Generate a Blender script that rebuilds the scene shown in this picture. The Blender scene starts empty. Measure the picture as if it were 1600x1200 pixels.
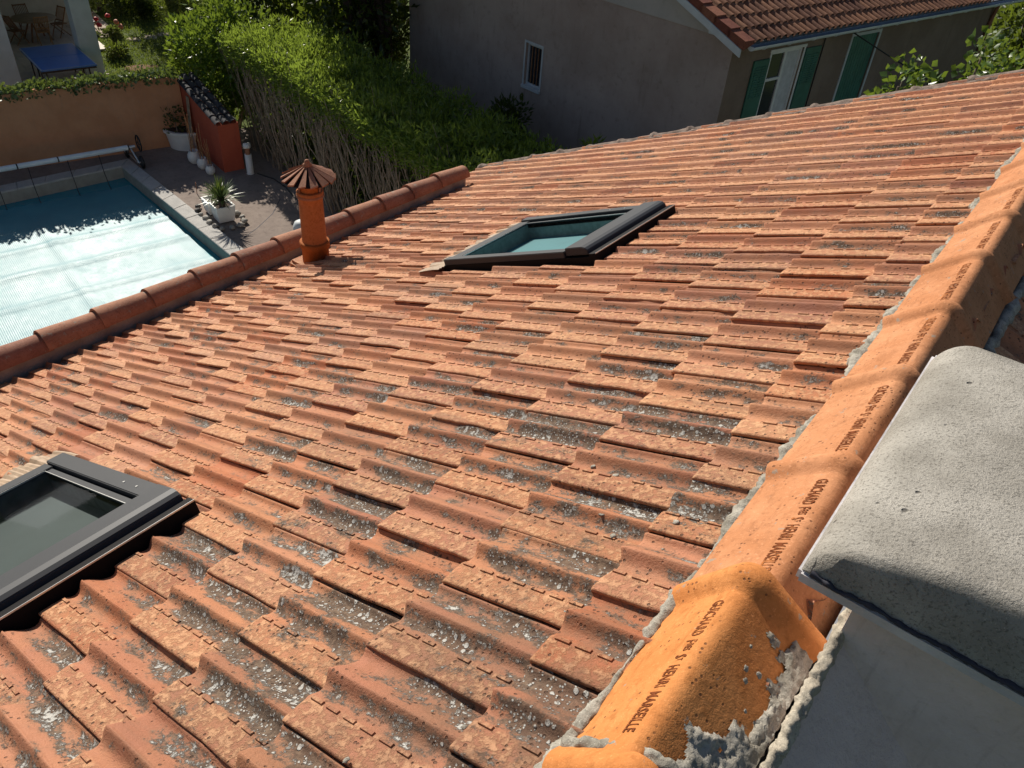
import bpy, bmesh, math, random
import numpy as np
from mathutils import Vector, Matrix, noise as mnoise

scene = bpy.context.scene
COL = scene.collection
R = math.radians
rng = random.Random(7)
nrng = np.random.default_rng(7)

# ------------------------------------------------------------------ camera
cam_d = bpy.data.cameras.new('camera')
cam = bpy.data.objects.new('camera', cam_d)
COL.objects.link(cam)
RIGHT = Vector((0.784, 0.617, 0.068)); DOWN = Vector((0.419, -0.446, -0.791)); VIEW = Vector((-0.458, 0.648, -0.608))
VIEW.normalize(); RIGHT = (RIGHT - VIEW * RIGHT.dot(VIEW)).normalized(); UPC = RIGHT.cross(VIEW)
cam.matrix_world = Matrix(((RIGHT.x, UPC.x, -VIEW.x, 0.101), (RIGHT.y, UPC.y, -VIEW.y, -0.598), (RIGHT.z, UPC.z, -VIEW.z, 1.099), (0, 0, 0, 1)))
cam_d.sensor_width = 36.0
cam_d.lens = 36.0 * 1208.4 / 1600.0
cam_d.clip_start = 0.02; cam_d.clip_end = 2000
scene.camera = cam

# ------------------------------------------------------------------ light
SUN_AZ, SUN_EL = -67.0, 34.0
world = bpy.data.worlds.new('World'); scene.world = world; world.use_nodes = True
wn = world.node_tree; wn.nodes.clear()
sky = wn.nodes.new('ShaderNodeTexSky'); sky.sky_type = 'NISHITA'; sky.sun_disc = False
sky.sun_elevation = R(SUN_EL); sky.sun_rotation = R(SUN_AZ)
bgn = wn.nodes.new('ShaderNodeBackground'); bgn.inputs['Strength'].default_value = 0.052
wo = wn.nodes.new('ShaderNodeOutputWorld')
wn.links.new(sky.outputs[0], bgn.inputs[0]); wn.links.new(bgn.outputs[0], wo.inputs[0])
sd = bpy.data.lights.new('sun', 'SUN'); sd.energy = 5.0; sd.angle = R(0.5); sd.color = (1.0, 0.93, 0.82)
sun = bpy.data.objects.new('sun', sd); COL.objects.link(sun)
S = Vector((math.sin(R(SUN_AZ)) * math.cos(R(SUN_EL)), math.cos(R(SUN_AZ)) * math.cos(R(SUN_EL)), math.sin(R(SUN_EL))))
sun.rotation_euler = S.to_track_quat('Z', 'Y').to_euler()
sun.location = S * 60
vs = scene.view_settings
scene.display_settings.display_device = 'sRGB'
vs.view_transform = 'Standard'; vs.look = 'None'; vs.exposure = 0.30; vs.gamma = 1.0; vs.use_curve_mapping = False

# ------------------------------------------------------------------ node helpers
class G:
    def __init__(s, name):
        s.m = bpy.data.materials.new(name); s.m.use_nodes = True
        s.t = s.m.node_tree; s.t.nodes.clear()
    def n(s, typ, ins=None, **props):
        nd = s.t.nodes.new(typ)
        for k, v in props.items(): setattr(nd, k, v)
        for k, v in (ins or {}).items(): s.set(nd.inputs[k], v)
        return nd
    def set(s, sock, v):
        if isinstance(v, bpy.types.NodeSocket): s.t.links.new(v, sock)
        elif isinstance(v, bpy.types.Node): s.t.links.new(v.outputs[0], sock)
        elif isinstance(v, (tuple, list)) and len(v) == 3 and sock.type == 'RGBA': sock.default_value = (*v, 1)
        else: sock.default_value = v
    def math(s, op, a, b=0.0, c=0.0, clamp=False):
        return s.n('ShaderNodeMath', {0: a, 1: b, 2: c}, operation=op, use_clamp=clamp).outputs[0]
    def ramp(s, f, stops, interp='LINEAR'):
        nd = s.n('ShaderNodeValToRGB', {'Fac': f}); cr = nd.color_ramp; cr.interpolation = interp
        while len(cr.elements) < len(stops): cr.elements.new(0.5)
        for e, (p, c) in zip(cr.elements, stops):
            e.position = p; e.color = (c, c, c, 1) if not isinstance(c, (tuple, list)) else (*c, 1)
        return nd.outputs[0]
    def mix(s, f, a, b, blend='MIX'):
        nd = s.n('ShaderNodeMix', None, data_type='RGBA', blend_type=blend)
        s.set(nd.inputs[0], f); s.set(nd.inputs[6], a); s.set(nd.inputs[7], b)
        return nd.outputs[2]
    def step(s, x, lo, hi):
        nd = s.n('ShaderNodeMapRange', {0: x, 1: lo, 2: hi, 3: 0.0, 4: 1.0}, interpolation_type='SMOOTHSTEP'); return nd.outputs[0]
    def noise(s, vec, scale, detail=4, rough=0.55, dist=0.0):
        return s.n('ShaderNodeTexNoise', {'Vector': vec, 'Scale': scale, 'Detail': detail, 'Roughness': rough, 'Distortion': dist}).outputs[0]
    def voro(s, vec, scale, feature='F1'):
        return s.n('ShaderNodeTexVoronoi', {'Vector': vec, 'Scale': scale}, feature=feature)
    def pos(s): return s.n('ShaderNodeNewGeometry').outputs['Position']
    def obj(s): return s.n('ShaderNodeTexCoord').outputs['Object']
    def bump(s, h, strength, dist):
        return s.n('ShaderNodeBump', {'Height': h, 'Strength': strength, 'Distance': dist}).outputs[0]
    def out(s, base, rough=0.8, normal=None, metallic=0.0, spec=None, **kw):
        p = s.n('ShaderNodeBsdfPrincipled')
        s.set(p.inputs['Base Color'], base); s.set(p.inputs['Roughness'], rough); s.set(p.inputs['Metallic'], metallic)
        if spec is not None: s.set(p.inputs['Specular IOR Level'], spec)
        if normal is not None: s.set(p.inputs['Normal'], normal)
        for k, v in kw.items(): s.set(p.inputs[k.replace('_', ' ')], v)
        o = s.n('ShaderNodeOutputMaterial'); s.t.links.new(p.outputs[0], o.inputs[0]); return s.m

def plain(name, col, rough=0.6, metallic=0.0, var=0.12, scale=6.0, bump=0.0, bscale=60.0, spec=None):
    g = G(name); P = g.pos()
    n1 = g.noise(P, scale, 5)
    c = g.mix(g.step(n1, 0.3, 0.7), tuple(x * (1 - var) for x in col), tuple(min(1, x * (1 + var)) for x in col))
    nrm = g.bump(g.noise(P, bscale, 5), bump, 0.01) if bump else None
    return g.out(c, rough, nrm, metallic, spec)

# ------------------------------------------------------------------ mesh helpers
def finish(name, me, mats, parent=None, smooth=False):
    for m in (mats if isinstance(mats, (list, tuple)) else [mats]): me.materials.append(m)
    if smooth: me.polygons.foreach_set('use_smooth', [True] * len(me.polygons))
    o = bpy.data.objects.new(name, me); COL.objects.link(o)
    if parent is not None: o.parent = parent
    return o

class MB:
    def __init__(s): s.v = []; s.f = []; s.mi = []; s.sm = []
    def add(s, vs_, fs, mi=0, smooth=False):
        k = len(s.v); s.v += [tuple(x) for x in vs_]
        for f in fs: s.f.append(tuple(i + k for i in f)); s.mi.append(mi); s.sm.append(smooth)
    def box(s, lo, hi, M=None, mi=0):
        x0, y0, z0 = lo; x1, y1, z1 = hi
        p = [Vector(q) for q in ((x0,y0,z0),(x1,y0,z0),(x1,y1,z0),(x0,y1,z0),(x0,y0,z1),(x1,y0,z1),(x1,y1,z1),(x0,y1,z1))]
        if M is not None: p = [M @ q for q in p]
        s.add(p, ((0,3,2,1),(4,5,6,7),(0,1,5,4),(1,2,6,5),(2,3,7,6),(3,0,4,7)), mi)
    def prism(s, poly, lo, hi, fn, mi=0):
        # poly: 2d points, extruded lo..hi, fn(x,y,t)->point
        n = len(poly); p = [fn(x, y, lo) for x, y in poly] + [fn(x, y, hi) for x, y in poly]
        fs = [tuple(range(n))[::-1], tuple(range(n, 2 * n))] + [(i, (i + 1) % n, n + (i + 1) % n, n + i) for i in range(n)]
        s.add(p, fs, mi)
    def tube(s, pts, r, seg=8, mi=0, cap=True, smooth=True):
        pts = [Vector(p) for p in pts]; rs = r if isinstance(r, (list, tuple)) else [r] * len(pts)
        rings = []; prev = None
        for i, p in enumerate(pts):
            d = (pts[min(i + 1, len(pts) - 1)] - pts[max(i - 1, 0)])
            d = d.normalized() if d.length > 1e-9 else Vector((0, 0, 1))
            if prev is None:
                t = Vector((0, 0, 1)) if abs(d.z) < 0.9 else Vector((1, 0, 0)); x = d.cross(t).normalized()
            else: x = (prev - d * prev.dot(d)).normalized()
            prev = x; y = d.cross(x)
            rings.append([p + (x * math.cos(2 * math.pi * k / seg) + y * math.sin(2 * math.pi * k / seg)) * rs[i] for k in range(seg)])
        vv = [q for ring in rings for q in ring]; fs = []
        for i in range(len(pts) - 1):
            for k in range(seg): fs.append((i*seg+k, i*seg+(k+1)%seg, (i+1)*seg+(k+1)%seg, (i+1)*seg+k))
        s.add(vv, fs, mi, smooth)
        if cap:
            s.add(rings[0], [tuple(range(seg))[::-1]], mi); s.add(rings[-1], [tuple(range(seg))], mi)
    def lathe(s, prof, c=(0, 0, 0), seg=24, mi=0, smooth=True):
        c = Vector(c); vv = []; fs = []
        for r, z in prof:
            for k in range(seg):
                t = 2 * math.pi * k / seg; vv.append(c + Vector((r * math.cos(t), r * math.sin(t), z)))
        for i in range(len(prof) - 1):
            for k in range(seg): fs.append((i*seg+k, i*seg+(k+1)%seg, (i+1)*seg+(k+1)%seg, (i+1)*seg+k))
        s.add(vv, fs, mi, smooth)
    def build(s, name, mats, parent=None, bevel=0.0):
        me = bpy.data.meshes.new(name); me.from_pydata(s.v, [], s.f)
        me.polygons.foreach_set('material_index', s.mi); me.polygons.foreach_set('use_smooth', s.sm)
        if bevel:
            bm = bmesh.new(); bm.from_mesh(me)
            bmesh.ops.remove_doubles(bm, verts=bm.verts, dist=1e-5)
            ed = [e for e in bm.edges if len(e.link_faces) == 2 and e.calc_face_angle(0) > 0.6]
            bmesh.ops.bevel(bm, geom=ed, offset=bevel, segments=2, affect='EDGES', clamp_overlap=True)
            bm.to_mesh(me); bm.free()
        me.update()
        return finish(name, me, mats, parent)

def empty(name, label, cat, loc=(0, 0, 0), group=None):
    o = bpy.data.objects.new(name, None); COL.objects.link(o); o.location = loc; o.empty_display_size = 0.2
    return tag(o, label, cat, group)
def tag(o, label=None, cat=None, group=None, kind=None):
    if label: o['label'] = label
    if cat: o['category'] = cat
    if group: o['group'] = group
    if kind: o['kind'] = kind
    return o
def adopt(root, objs=None):
    # keep child geometry in world space although root sits at its base
    inv = Matrix.Translation(root.location).inverted()
    for ch in [o for o in COL.objects if o.parent == root]: ch.matrix_parent_inverse = inv

# neighbourhood frame: a runs along the house fronts, b towards the sun side, 13 degrees off our roof
EA = Vector((math.sin(R(13)), math.cos(R(13)), 0)); EB = Vector((-math.cos(R(13)), math.sin(R(13)), 0)); EZ = Vector((0, 0, 1))
def W(a, b, z): return EA * a + EB * b + EZ * z
MAB = Matrix(((EA.x, -EB.x, 0, 0), (EA.y, -EB.y, 0, 0), (0, 0, 1, 0), (0, 0, 0, 1)))   # maps (a, -b, z)
def abox(mb, a0, a1, b0, b1, z0, z1, mi=0): mb.box((min(a0,a1), -max(b0,b1), min(z0,z1)), (max(a0,a1), -min(b0,b1), max(z0,z1)), MAB_R, mi)
MAB_R = Matrix(((EA.x, -EB.x, 0, 0), (EA.y, -EB.y, 0, 0), (0, 0, 1, 0), (0, 0, 0, 1)))

# roof frame: u down the slope, v along the ridge, n out of the roof
SL = R(24.0); TL = 0.337; TW = 0.21
UD = Vector((-math.cos(SL), 0, -math.sin(SL))); VV = Vector((0, 1, 0)); NN = Vector((-math.sin(SL), 0, math.cos(SL)))
def RF(u, v, h=0.0): return UD * u + VV * v + NN * h
ROOF_M = Matrix(((-UD.x, 0, NN.x, 0), (-UD.y, 1, NN.y, 0), (-UD.z, 0, NN.z, 0), (0, 0, 0, 1)))  # local x upslope, y ridge, z normal

# ================================================================== materials
def tile_material(name, use_attr):
    g = G(name); P = g.pos()
    rnd = (g.n('ShaderNodeAttribute', attribute_name='rnd').outputs['Fac'] if use_attr else g.n('ShaderNodeObjectInfo').outputs['Random'])
    uv = g.n('ShaderNodeUVMap', uv_map='tile_uv'); sx = g.n('ShaderNodeSeparateXYZ', {0: uv.outputs[0]})
    U, V = sx.outputs[0], sx.outputs[1]
    ps = g.n('ShaderNodeSeparateXYZ', {0: P})
    r2 = g.math('FRACT', g.math('MULTIPLY', rnd, 7.31)); r3 = g.math('FRACT', g.math('MULTIPLY', rnd, 23.7)); r4 = g.math('FRACT', g.math('MULTIPLY', rnd, 51.9))
    base = g.ramp(rnd, [(0, (0.42, 0.160, 0.080)), (0.2, (0.49, 0.210, 0.105)), (0.4, (0.38, 0.150, 0.090)), (0.6, (0.52, 0.242, 0.125)), (0.8, (0.44, 0.142, 0.060)), (1, (0.29, 0.108, 0.062))])
    base = g.mix(g.math('MULTIPLY', g.step(r3, 0.70, 1.0), 0.55), base, (0.27, 0.125, 0.08))
    base = g.mix(g.math('MULTIPLY', g.step(r4, 0.80, 1.0), 0.5), base, (0.56, 0.28, 0.175))
    big = g.noise(P, 5.5, 5, 0.6)
    base = g.mix(g.step(big, 0.38, 0.72), base, g.mix(0.42, base, (0.58, 0.28, 0.14)))
    med = g.noise(P, 38, 6, 0.65)
    base = g.mix(g.math('MULTIPLY', g.step(med, 0.48, 0.75), 0.40), base, (0.29, 0.115, 0.055))
    # worn pale skin on the flat strip
    strip = g.ramp(V, [(0.0, 1), (0.27, 1), (0.33, 0), (1, 0)])
    skin = g.math('MULTIPLY', strip, g.step(g.noise(P, 55, 6, 0.7), 0.42, 0.58))
    base = g.mix(g.math('MULTIPLY', skin, 0.44), base, (0.74, 0.45, 0.24))
    sk = g.n('ShaderNodeMapping', {'Vector': g.n('ShaderNodeVectorRotate', {'Vector': P, 'Angle': SL}, rotation_type='Y_AXIS').outputs[0], 'Scale': (0.55, 9.0, 1.0)}).outputs[0]
    run = g.step(g.noise(sk, 1.6, 6, 0.65), 0.50, 0.70)
    base = g.mix(g.math('MULTIPLY', run, 0.55), base, (0.24, 0.12, 0.07))
    # trough weathering
    trough = g.ramp(V, [(0.0, 0.10), (0.28, 0.12), (0.38, 0.85), (0.50, 1.0), (0.55, 0.30), (0.63, 0.2), (0.74, 1.0), (0.93, 1.0), (0.98, 0.6)])
    wear = g.ramp(U, [(0.0, 0.5), (0.25, 0.9), (0.75, 1.0), (1.0, 0.9)])
    ridge = g.n('ShaderNodeMapRange', {0: ps.outputs[0], 1: -2.2, 2: -0.2, 3: 0.0, 4: 1.0}).outputs[0]
    near = g.n('ShaderNodeMapRange', {0: ps.outputs[1], 1: 2.2, 2: -0.2, 3: 0.0, 4: 1.0}).outputs[0]
    amount = g.math('MULTIPLY', g.math('MULTIPLY', ridge, near), 0.20)
    tileamt = g.n('ShaderNodeMapRange', {0: r2, 1: 0.0, 2: 1.0, 3: -0.140, 4: 0.055}).outputs[0]
    rp = g.n('ShaderNodeVectorRotate', {'Vector': P, 'Angle': SL}, rotation_type='Y_AXIS'); st = g.n('ShaderNodeMapping', {'Vector': rp.outputs[0], 'Scale': (0.5, 1.0, 1.0)}).outputs[0]
    ln = g.noise(st, 19, 8, 0.68)
    fine = g.noise(P, 120, 5, 0.7)
    d0 = g.math('ADD', ln, g.math('MULTIPLY', g.math('SUBTRACT', fine, 0.5), 0.30))
    d0 = g.math('ADD', d0, g.math('ADD', amount, tileamt))
    d0 = g.math('ADD', d0, g.math('MULTIPLY', g.math('SUBTRACT', g.math('MULTIPLY', trough, wear), 0.55), 0.22))
    dark = g.step(d0, 0.58, 0.67)
    smear = g.step(g.math('ADD', d0, g.math('MULTIPLY', g.math('SUBTRACT', big, 0.5), 0.2)), 0.47, 0.63)
    base = g.mix(g.math('MULTIPLY', smear, 0.42), base, (0.27, 0.145, 0.085))
    darkc = g.mix(g.step(g.noise(P, 70, 5, 0.7), 0.4, 0.65), (0.075, 0.060, 0.047), (0.185, 0.14, 0.10))
    col = g.mix(g.math('MULTIPLY', dark, 0.88), base, darkc)
    nb_ = g.math('MULTIPLY', g.n('ShaderNodeMapRange', {0: ps.outputs[0], 1: -0.75, 2: -0.25, 3: 0.0, 4: 1.0}).outputs[0], g.n('ShaderNodeMapRange', {0: ps.outputs[1], 1: 0.55, 2: 0.05, 3: 0.0, 4: 1.0}).outputs[0])
    col = g.mix(g.math('MULTIPLY', g.math('MULTIPLY', nb_, g.step(big, 0.36, 0.60)), 0.72), col, (0.17, 0.095, 0.062))
    # pale crustose lichen, spots and patches inside the dark film
    vo = g.voro(P, 150); vr = g.voro(P, 62)
    sel = g.n('ShaderNodeSeparateColor', {0: vo.outputs['Color']}); sel2 = g.n('ShaderNodeSeparateColor', {0: vr.outputs['Color']})
    s1 = g.math('MULTIPLY', g.step(vo.outputs['Distance'], 0.42, 0.30), g.step(sel.outputs[0], 0.50, 0.52))
    s2 = g.math('MULTIPLY', g.step(vr.outputs['Distance'], 0.40, 0.30), g.step(sel2.outputs[0], 0.62, 0.64))
    patch = g.math('MAXIMUM', 0.0, g.step(g.math('ADD', g.noise(P, 34, 7, 0.72), g.math('MULTIPLY', g.math('SUBTRACT', r4, 0.5), 0.16)), 0.525, 0.60))
    wl = g.math('MAXIMUM', g.math('MULTIPLY', g.math('MAXIMUM', s1, s2), g.step(d0, 0.60, 0.70)), g.math('MULTIPLY', patch, g.step(d0, 0.63, 0.72)))
    whitec = g.mix(fine, (0.34, 0.33, 0.30), (0.66, 0.65, 0.61))
    col = g.mix(g.math('MULTIPLY', wl, 0.92), col, whitec)
    # black pits scattered over clean clay
    pv = g.voro(P, 85); pc = g.n('ShaderNodeSeparateColor', {0: pv.outputs['Color']})
    pits = g.math('MULTIPLY', g.step(pv.outputs['Distance'], 0.34, 0.22), g.step(pc.outputs[1], 0.66, 0.68))
    pits = g.math('MULTIPLY', pits, g.step(g.noise(P, 9, 3), 0.40, 0.52))
    col = g.mix(g.math('MULTIPLY', pits, 0.75), col, (0.08, 0.045, 0.03))
    h = g.math('ADD', g.math('MULTIPLY', g.noise(P, 260, 4, 0.7), 0.35), g.math('MULTIPLY', fine, 0.6))
    h = g.math('ADD', h, g.math('MULTIPLY', wl, 0.8)); h = g.math('SUBTRACT', h, g.math('MULTIPLY', pits, 0.8))
    h = g.math('ADD', h, g.math('MULTIPLY', skin, 0.35))
    nrm = g.bump(h, 0.95, 0.0045)
    rgh = g.n('ShaderNodeMapRange', {0: g.noise(P, 22, 5, 0.65), 1: 0.3, 2: 0.7, 3: 0.62, 4: 0.84}).outputs[0]
    return g.out(col, g.math('MAXIMUM', rgh, g.math('MULTIPLY', dark, 0.92)), nrm, spec=0.27)

M = {}
M['tile'] = tile_material('weathered_terracotta', False)
M['tile_far'] = tile_material('weathered_terracotta_far', True)

def ridge_material(name, c0, c1, lich=0.0):
    g = G(name); P = g.pos(); rnd = g.n('ShaderNodeObjectInfo').outputs['Random']
    base = g.mix(g.step(g.noise(P, 9, 5, 0.6), 0.35, 0.7), c0, c1)
    base = g.mix(g.math('MULTIPLY', rnd, 0.35), base, (0.58, 0.29, 0.15))
    sc_ = g.n('ShaderNodeMapping', {'Vector': P, 'Scale': (60.0, 14.0, 60.0), 'Rotation': (0.0, 0.0, 0.5)}).outputs[0]
    base = g.mix(g.math('MULTIPLY', g.step(g.noise(sc_, 1.0, 5, 0.65), 0.52, 0.72), 0.45), base, tuple(x * 0.62 for x in c0))
    base = g.mix(g.math('MULTIPLY', g.step(g.noise(P, 3.5, 5, 0.6), 0.48, 0.68), 0.40), base, tuple(x * 0.70 for x in c0))
    base = g.mix(g.math('MULTIPLY', g.step(g.noise(P, 45, 6, 0.7), 0.48, 0.70), 0.50), base, tuple(x * 0.60 for x in c0))
    base = g.mix(g.math('MULTIPLY', g.step(g.noise(P, 130, 5, 0.7), 0.56, 0.70), 0.45), base, tuple(min(1, x * 1.35 + 0.05) for x in c1))
    pv = g.voro(P, 95); pc = g.n('ShaderNodeSeparateColor', {0: pv.outputs['Color']})
    pits = g.math('MULTIPLY', g.step(pv.outputs['Distance'], 0.30, 0.18), g.step(pc.outputs[1], 0.58, 0.60))
    pits = g.math('MULTIPLY', pits, g.step(g.noise(P, 11, 3), 0.45, 0.6))
    col = g.mix(g.math('MULTIPLY', pits, 0.8), base, (0.12, 0.05, 0.025))
    if lich:
        l = g.step(g.noise(P, 24, 8, 0.7), 0.66 - lich, 0.70 - lich)
        col = g.mix(g.math('MULTIPLY', l, 0.75), col, (0.30, 0.27, 0.22))
    h = g.math('SUBTRACT', g.math('ADD', g.noise(P, 90, 5, 0.65), g.math('MULTIPLY', g.noise(P, 420, 3), 0.3)), g.math('MULTIPLY', pits, 0.7))
    return g.out(col, 0.86, g.bump(h, 0.55, 0.0035), spec=0.22)
M['ridge'] = ridge_material('orange_ridge_clay', (0.53, 0.185, 0.042), (0.61, 0.245, 0.070), 0.02)
M['ridge_old'] = ridge_material('faded_ridge_clay', (0.45, 0.185, 0.078), (0.55, 0.25, 0.12), 0.035)
M['pipe'] = ridge_material('orange_pipe_clay', (0.36, 0.10, 0.02), (0.42, 0.13, 0.028))
M['coping'] = ridge_material('brown_coping_clay', (0.28, 0.128, 0.088), (0.35, 0.175, 0.122), 0.07)
M['cowl'] = ridge_material('brown_cowl_clay', (0.24, 0.11, 0.075), (0.30, 0.145, 0.10))
def stamp_material():
    g = G('worn_stamp'); P = g.pos(); w_ = g.math('MAXIMUM', g.math('MULTIPLY', g.step(g.noise(P, 38, 4, 0.6), 0.52, 0.66), 0.8), g.math('MULTIPLY', g.step(g.noise(P, 3.1, 3), 0.5, 0.65), 0.55))
    return g.out(g.mix(w_, (0.17, 0.05, 0.018), (0.46, 0.17, 0.055)), 0.9, spec=0.1)
M['ink'] = stamp_material()

def mortar_material(name, dark, light, scale=1.0, bumpd=0.006):
    g = G(name); P = g.pos()
    n1 = g.noise(P, 14 * scale, 8, 0.7); n2 = g.noise(P, 130 * scale, 5, 0.7)
    c = g.mix(g.step(n1, 0.35, 0.68), dark, light)
    c = g.mix(g.math('MULTIPLY', g.step(n2, 0.5, 0.68), 0.6), c, tuple(x * 0.45 for x in dark))
    sp = g.voro(P, 210 * scale)
    c = g.mix(g.math('MULTIPLY', g.step(sp.outputs['Distance'], 0.25, 0.12), 0.5), c, tuple(min(1, x * 1.5) for x in light))
    h = g.math('ADD', g.math('MULTIPLY', n2, 0.7), n1)
    return g.out(c, 0.93, g.bump(h, 0.8, bumpd), spec=0.15)
M['mortar'] = mortar_material('lime_mortar', (0.24, 0.22, 0.18), (0.46, 0.43, 0.37))
M['verge_mortar'] = mortar_material('old_verge_mortar', (0.12, 0.09, 0.075), (0.28, 0.22, 0.185))
def cap_material():
    g = G('granular_cement'); P = g.pos()
    n1 = g.noise(P, 9, 6, 0.6); gr = g.noise(P, 190, 4, 0.75); gr2 = g.noise(P, 420, 3, 0.7)
    c = g.mix(g.step(n1, 0.3, 0.7), (0.31, 0.29, 0.255), (0.46, 0.435, 0.39))
    c = g.mix(g.math('MULTIPLY', g.step(g.noise(P, 4.0, 7, 0.7), 0.50, 0.68), 0.22), c, (0.22, 0.205, 0.18))
    c = g.mix(g.math('MULTIPLY', g.step(gr, 0.50, 0.66), 0.75), c, (0.13, 0.12, 0.105))
    c = g.mix(g.math('MULTIPLY', g.step(gr2, 0.60, 0.72), 0.7), c, (0.62, 0.59, 0.53))
    pv = g.voro(P, 26); pc = g.n('ShaderNodeSeparateColor', {0: pv.outputs['Color']})
    hole = g.math('MULTIPLY', g.step(pv.outputs['Distance'], 0.16, 0.08), g.step(pc.outputs[0], 0.75, 0.77))
    c = g.mix(g.math('MULTIPLY', hole, 0.8), c, (0.07, 0.065, 0.06))
    h = g.math('SUBTRACT', g.math('ADD', g.math('MULTIPLY', gr, 0.8), g.math('MULTIPLY', gr2, 0.35)), hole)
    return g.out(c, 0.95, g.bump(h, 0.9, 0.006), spec=0.15)
M['cap'] = cap_material()
def render_material(name, c0, c1, stain, sc=1.0, bump=0.4):
    g = G(name); P = g.pos()
    n = g.noise(P, 0.9 * sc, 7, 0.65); f = g.noise(P, 6 * sc, 8, 0.7)
    mp = g.n('ShaderNodeMapping', {'Vector': P, 'Scale': (3.2 * sc, 3.2 * sc, 0.35 * sc)})
    streak = g.noise(mp.outputs[0], 2.0, 6, 0.65)
    c = g.mix(g.step(n, 0.32, 0.68), c0, c1)
    c = g.mix(g.math('MULTIPLY', g.step(f, 0.52, 0.75), 0.45), c, stain)
    c = g.mix(g.math('MULTIPLY', g.step(streak, 0.55, 0.72), 0.35), c, stain)
    return g.out(c, 0.92, g.bump(g.noise(P, 70, 6, 0.7), bump, 0.008), spec=0.15)
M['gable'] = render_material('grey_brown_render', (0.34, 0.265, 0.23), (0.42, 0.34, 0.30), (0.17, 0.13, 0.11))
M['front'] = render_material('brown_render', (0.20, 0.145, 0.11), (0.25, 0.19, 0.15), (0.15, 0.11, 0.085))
M['pale_render'] = render_material('pale_gable_render', (0.40, 0.375, 0.345), (0.46, 0.43, 0.40), (0.27, 0.245, 0.21))
M['orange_wall'] = render_material('peach_wall_paint', (0.47, 0.225, 0.12), (0.55, 0.28, 0.155), (0.36, 0.22, 0.15), 1.6)
M['red_wall'] = render_material('brick_red_paint', (0.40, 0.085, 0.05), (0.45, 0.105, 0.06), (0.30, 0.075, 0.05), 1.6, 0.2)
M['stack'] = render_material('grey_stack_render', (0.68, 0.57, 0.53), (0.76, 0.645, 0.605), (0.46, 0.37, 0.335), 9.0, 0.75)
M['sand_render'] = mortar_material('sandy_render', (0.33, 0.29, 0.23), (0.52, 0.47, 0.38), 1.2, 0.004)
M['slab'] = plain('cement_slab', (0.55, 0.53, 0.54), 0.9, 0, 0.15, 9, 0.5, 60)
M['crack'] = plain('tar_seam', (0.035, 0.035, 0.05), 0.8)
M['zinc'] = plain('zinc_sheet', (0.34, 0.39, 0.44), 0.45, 0.55, 0.12, 8)
M['skylight_grey'] = plain('anthracite_aluminium', (0.030, 0.033, 0.040), 0.55, 0.0, 0.06, 3, spec=0.32)
M['skylight_dark'] = plain('black_kerb', (0.006, 0.005, 0.006), 0.7, 0.0, 0.1, 3, spec=0.15)
M['silver'] = plain('bare_aluminium_edge', (0.62, 0.62, 0.62), 0.35, 0.8, 0.05)
M['lead'] = plain('pleated_lead', (0.38, 0.27, 0.18), 0.65, 0.0, 0.15, 20)
M['reveal'] = plain('grey_lining', (0.24, 0.27, 0.25), 0.8, 0, 0.15, 30)
M['blind'] = plain('teal_blind', (0.06, 0.19, 0.22), 0.7, 0, 0.06, 4)
M['blind_dark'] = plain('slate_blind', (0.022, 0.032, 0.034), 0.7, 0, 0.10, 9)
def pane_material():
    g = G('window_pane'); lw = g.n('ShaderNodeFresnel', {'IOR': 1.5})
    t = g.n('ShaderNodeBsdfTransparent', {'Color': (0.90, 0.95, 0.94)}); s = g.n('ShaderNodeBsdfGlossy', {'Color': (0.9, 0.95, 1), 'Roughness': 0.03})
    mx = g.n('ShaderNodeMixShader', {0: g.math('MULTIPLY', lw.outputs[0], 0.16), 1: t.outputs[0], 2: s.outputs[0]})
    o = g.n('ShaderNodeOutputMaterial', {0: mx.outputs[0]}); return g.m
M['pane'] = pane_material()
M['white'] = plain('white_paint', (0.72, 0.72, 0.71), 0.5, 0, 0.06, 4)
M['cream'] = plain('cream_wall', (0.62, 0.60, 0.54), 0.85, 0, 0.08, 3)
M['grey_white'] = plain('grey_white_paint', (0.50, 0.53, 0.54), 0.6, 0, 0.08, 4)
M['blue_wall'] = plain('pale_blue_wall', (0.42, 0.56, 0.60), 0.85, 0, 0.07, 3)
M['shutter'] = plain('green_shutter_paint', (0.035, 0.135, 0.105), 0.5, 0, 0.15, 5)
M['gutter'] = plain('pale_gutter', (0.66, 0.72, 0.76), 0.45, 0, 0.08, 3)
M['gutter_in'] = plain('gutter_inside', (0.12, 0.16, 0.23), 0.5)
M['dark_glass'] = plain('dark_window_glass', (0.03, 0.035, 0.045), 0.1)
M['curtain'] = plain('net_curtain', (0.55, 0.55, 0.56), 0.8, 0, 0.1, 8)
M['wood'] = plain('garden_teak', (0.22, 0.11, 0.05), 0.6, 0, 0.25, 14)
M['pale_wood'] = plain('honey_teak', (0.36, 0.20, 0.085), 0.6, 0, 0.2, 14)
M['grey_wood'] = plain('grey_plank', (0.32, 0.25, 0.18), 0.8, 0, 0.25, 10)
M['stake'] = plain('bamboo_stake', (0.36, 0.19, 0.09), 0.7, 0, 0.3, 20)
M['black'] = plain('black_plastic', (0.012, 0.012, 0.014), 0.5)
M['table_blue'] = plain('blue_table_top', (0.04, 0.17, 0.52), 0.35, 0, 0.05, 3)
M['soil'] = plain('potting_soil', (0.05, 0.03, 0.02), 0.95, 0, 0.3, 30, 0.8, 90)
M['stone'] = plain('pebble', (0.30, 0.28, 0.25), 0.85, 0, 0.25, 12, 0.5, 60)
M['stone_dark'] = plain('dark_pebble', (0.07, 0.065, 0.06), 0.85, 0, 0.25, 12)
M['terrace'] = plain('porch_tiles', (0.50, 0.42, 0.34), 0.7, 0, 0.12, 3)
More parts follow.
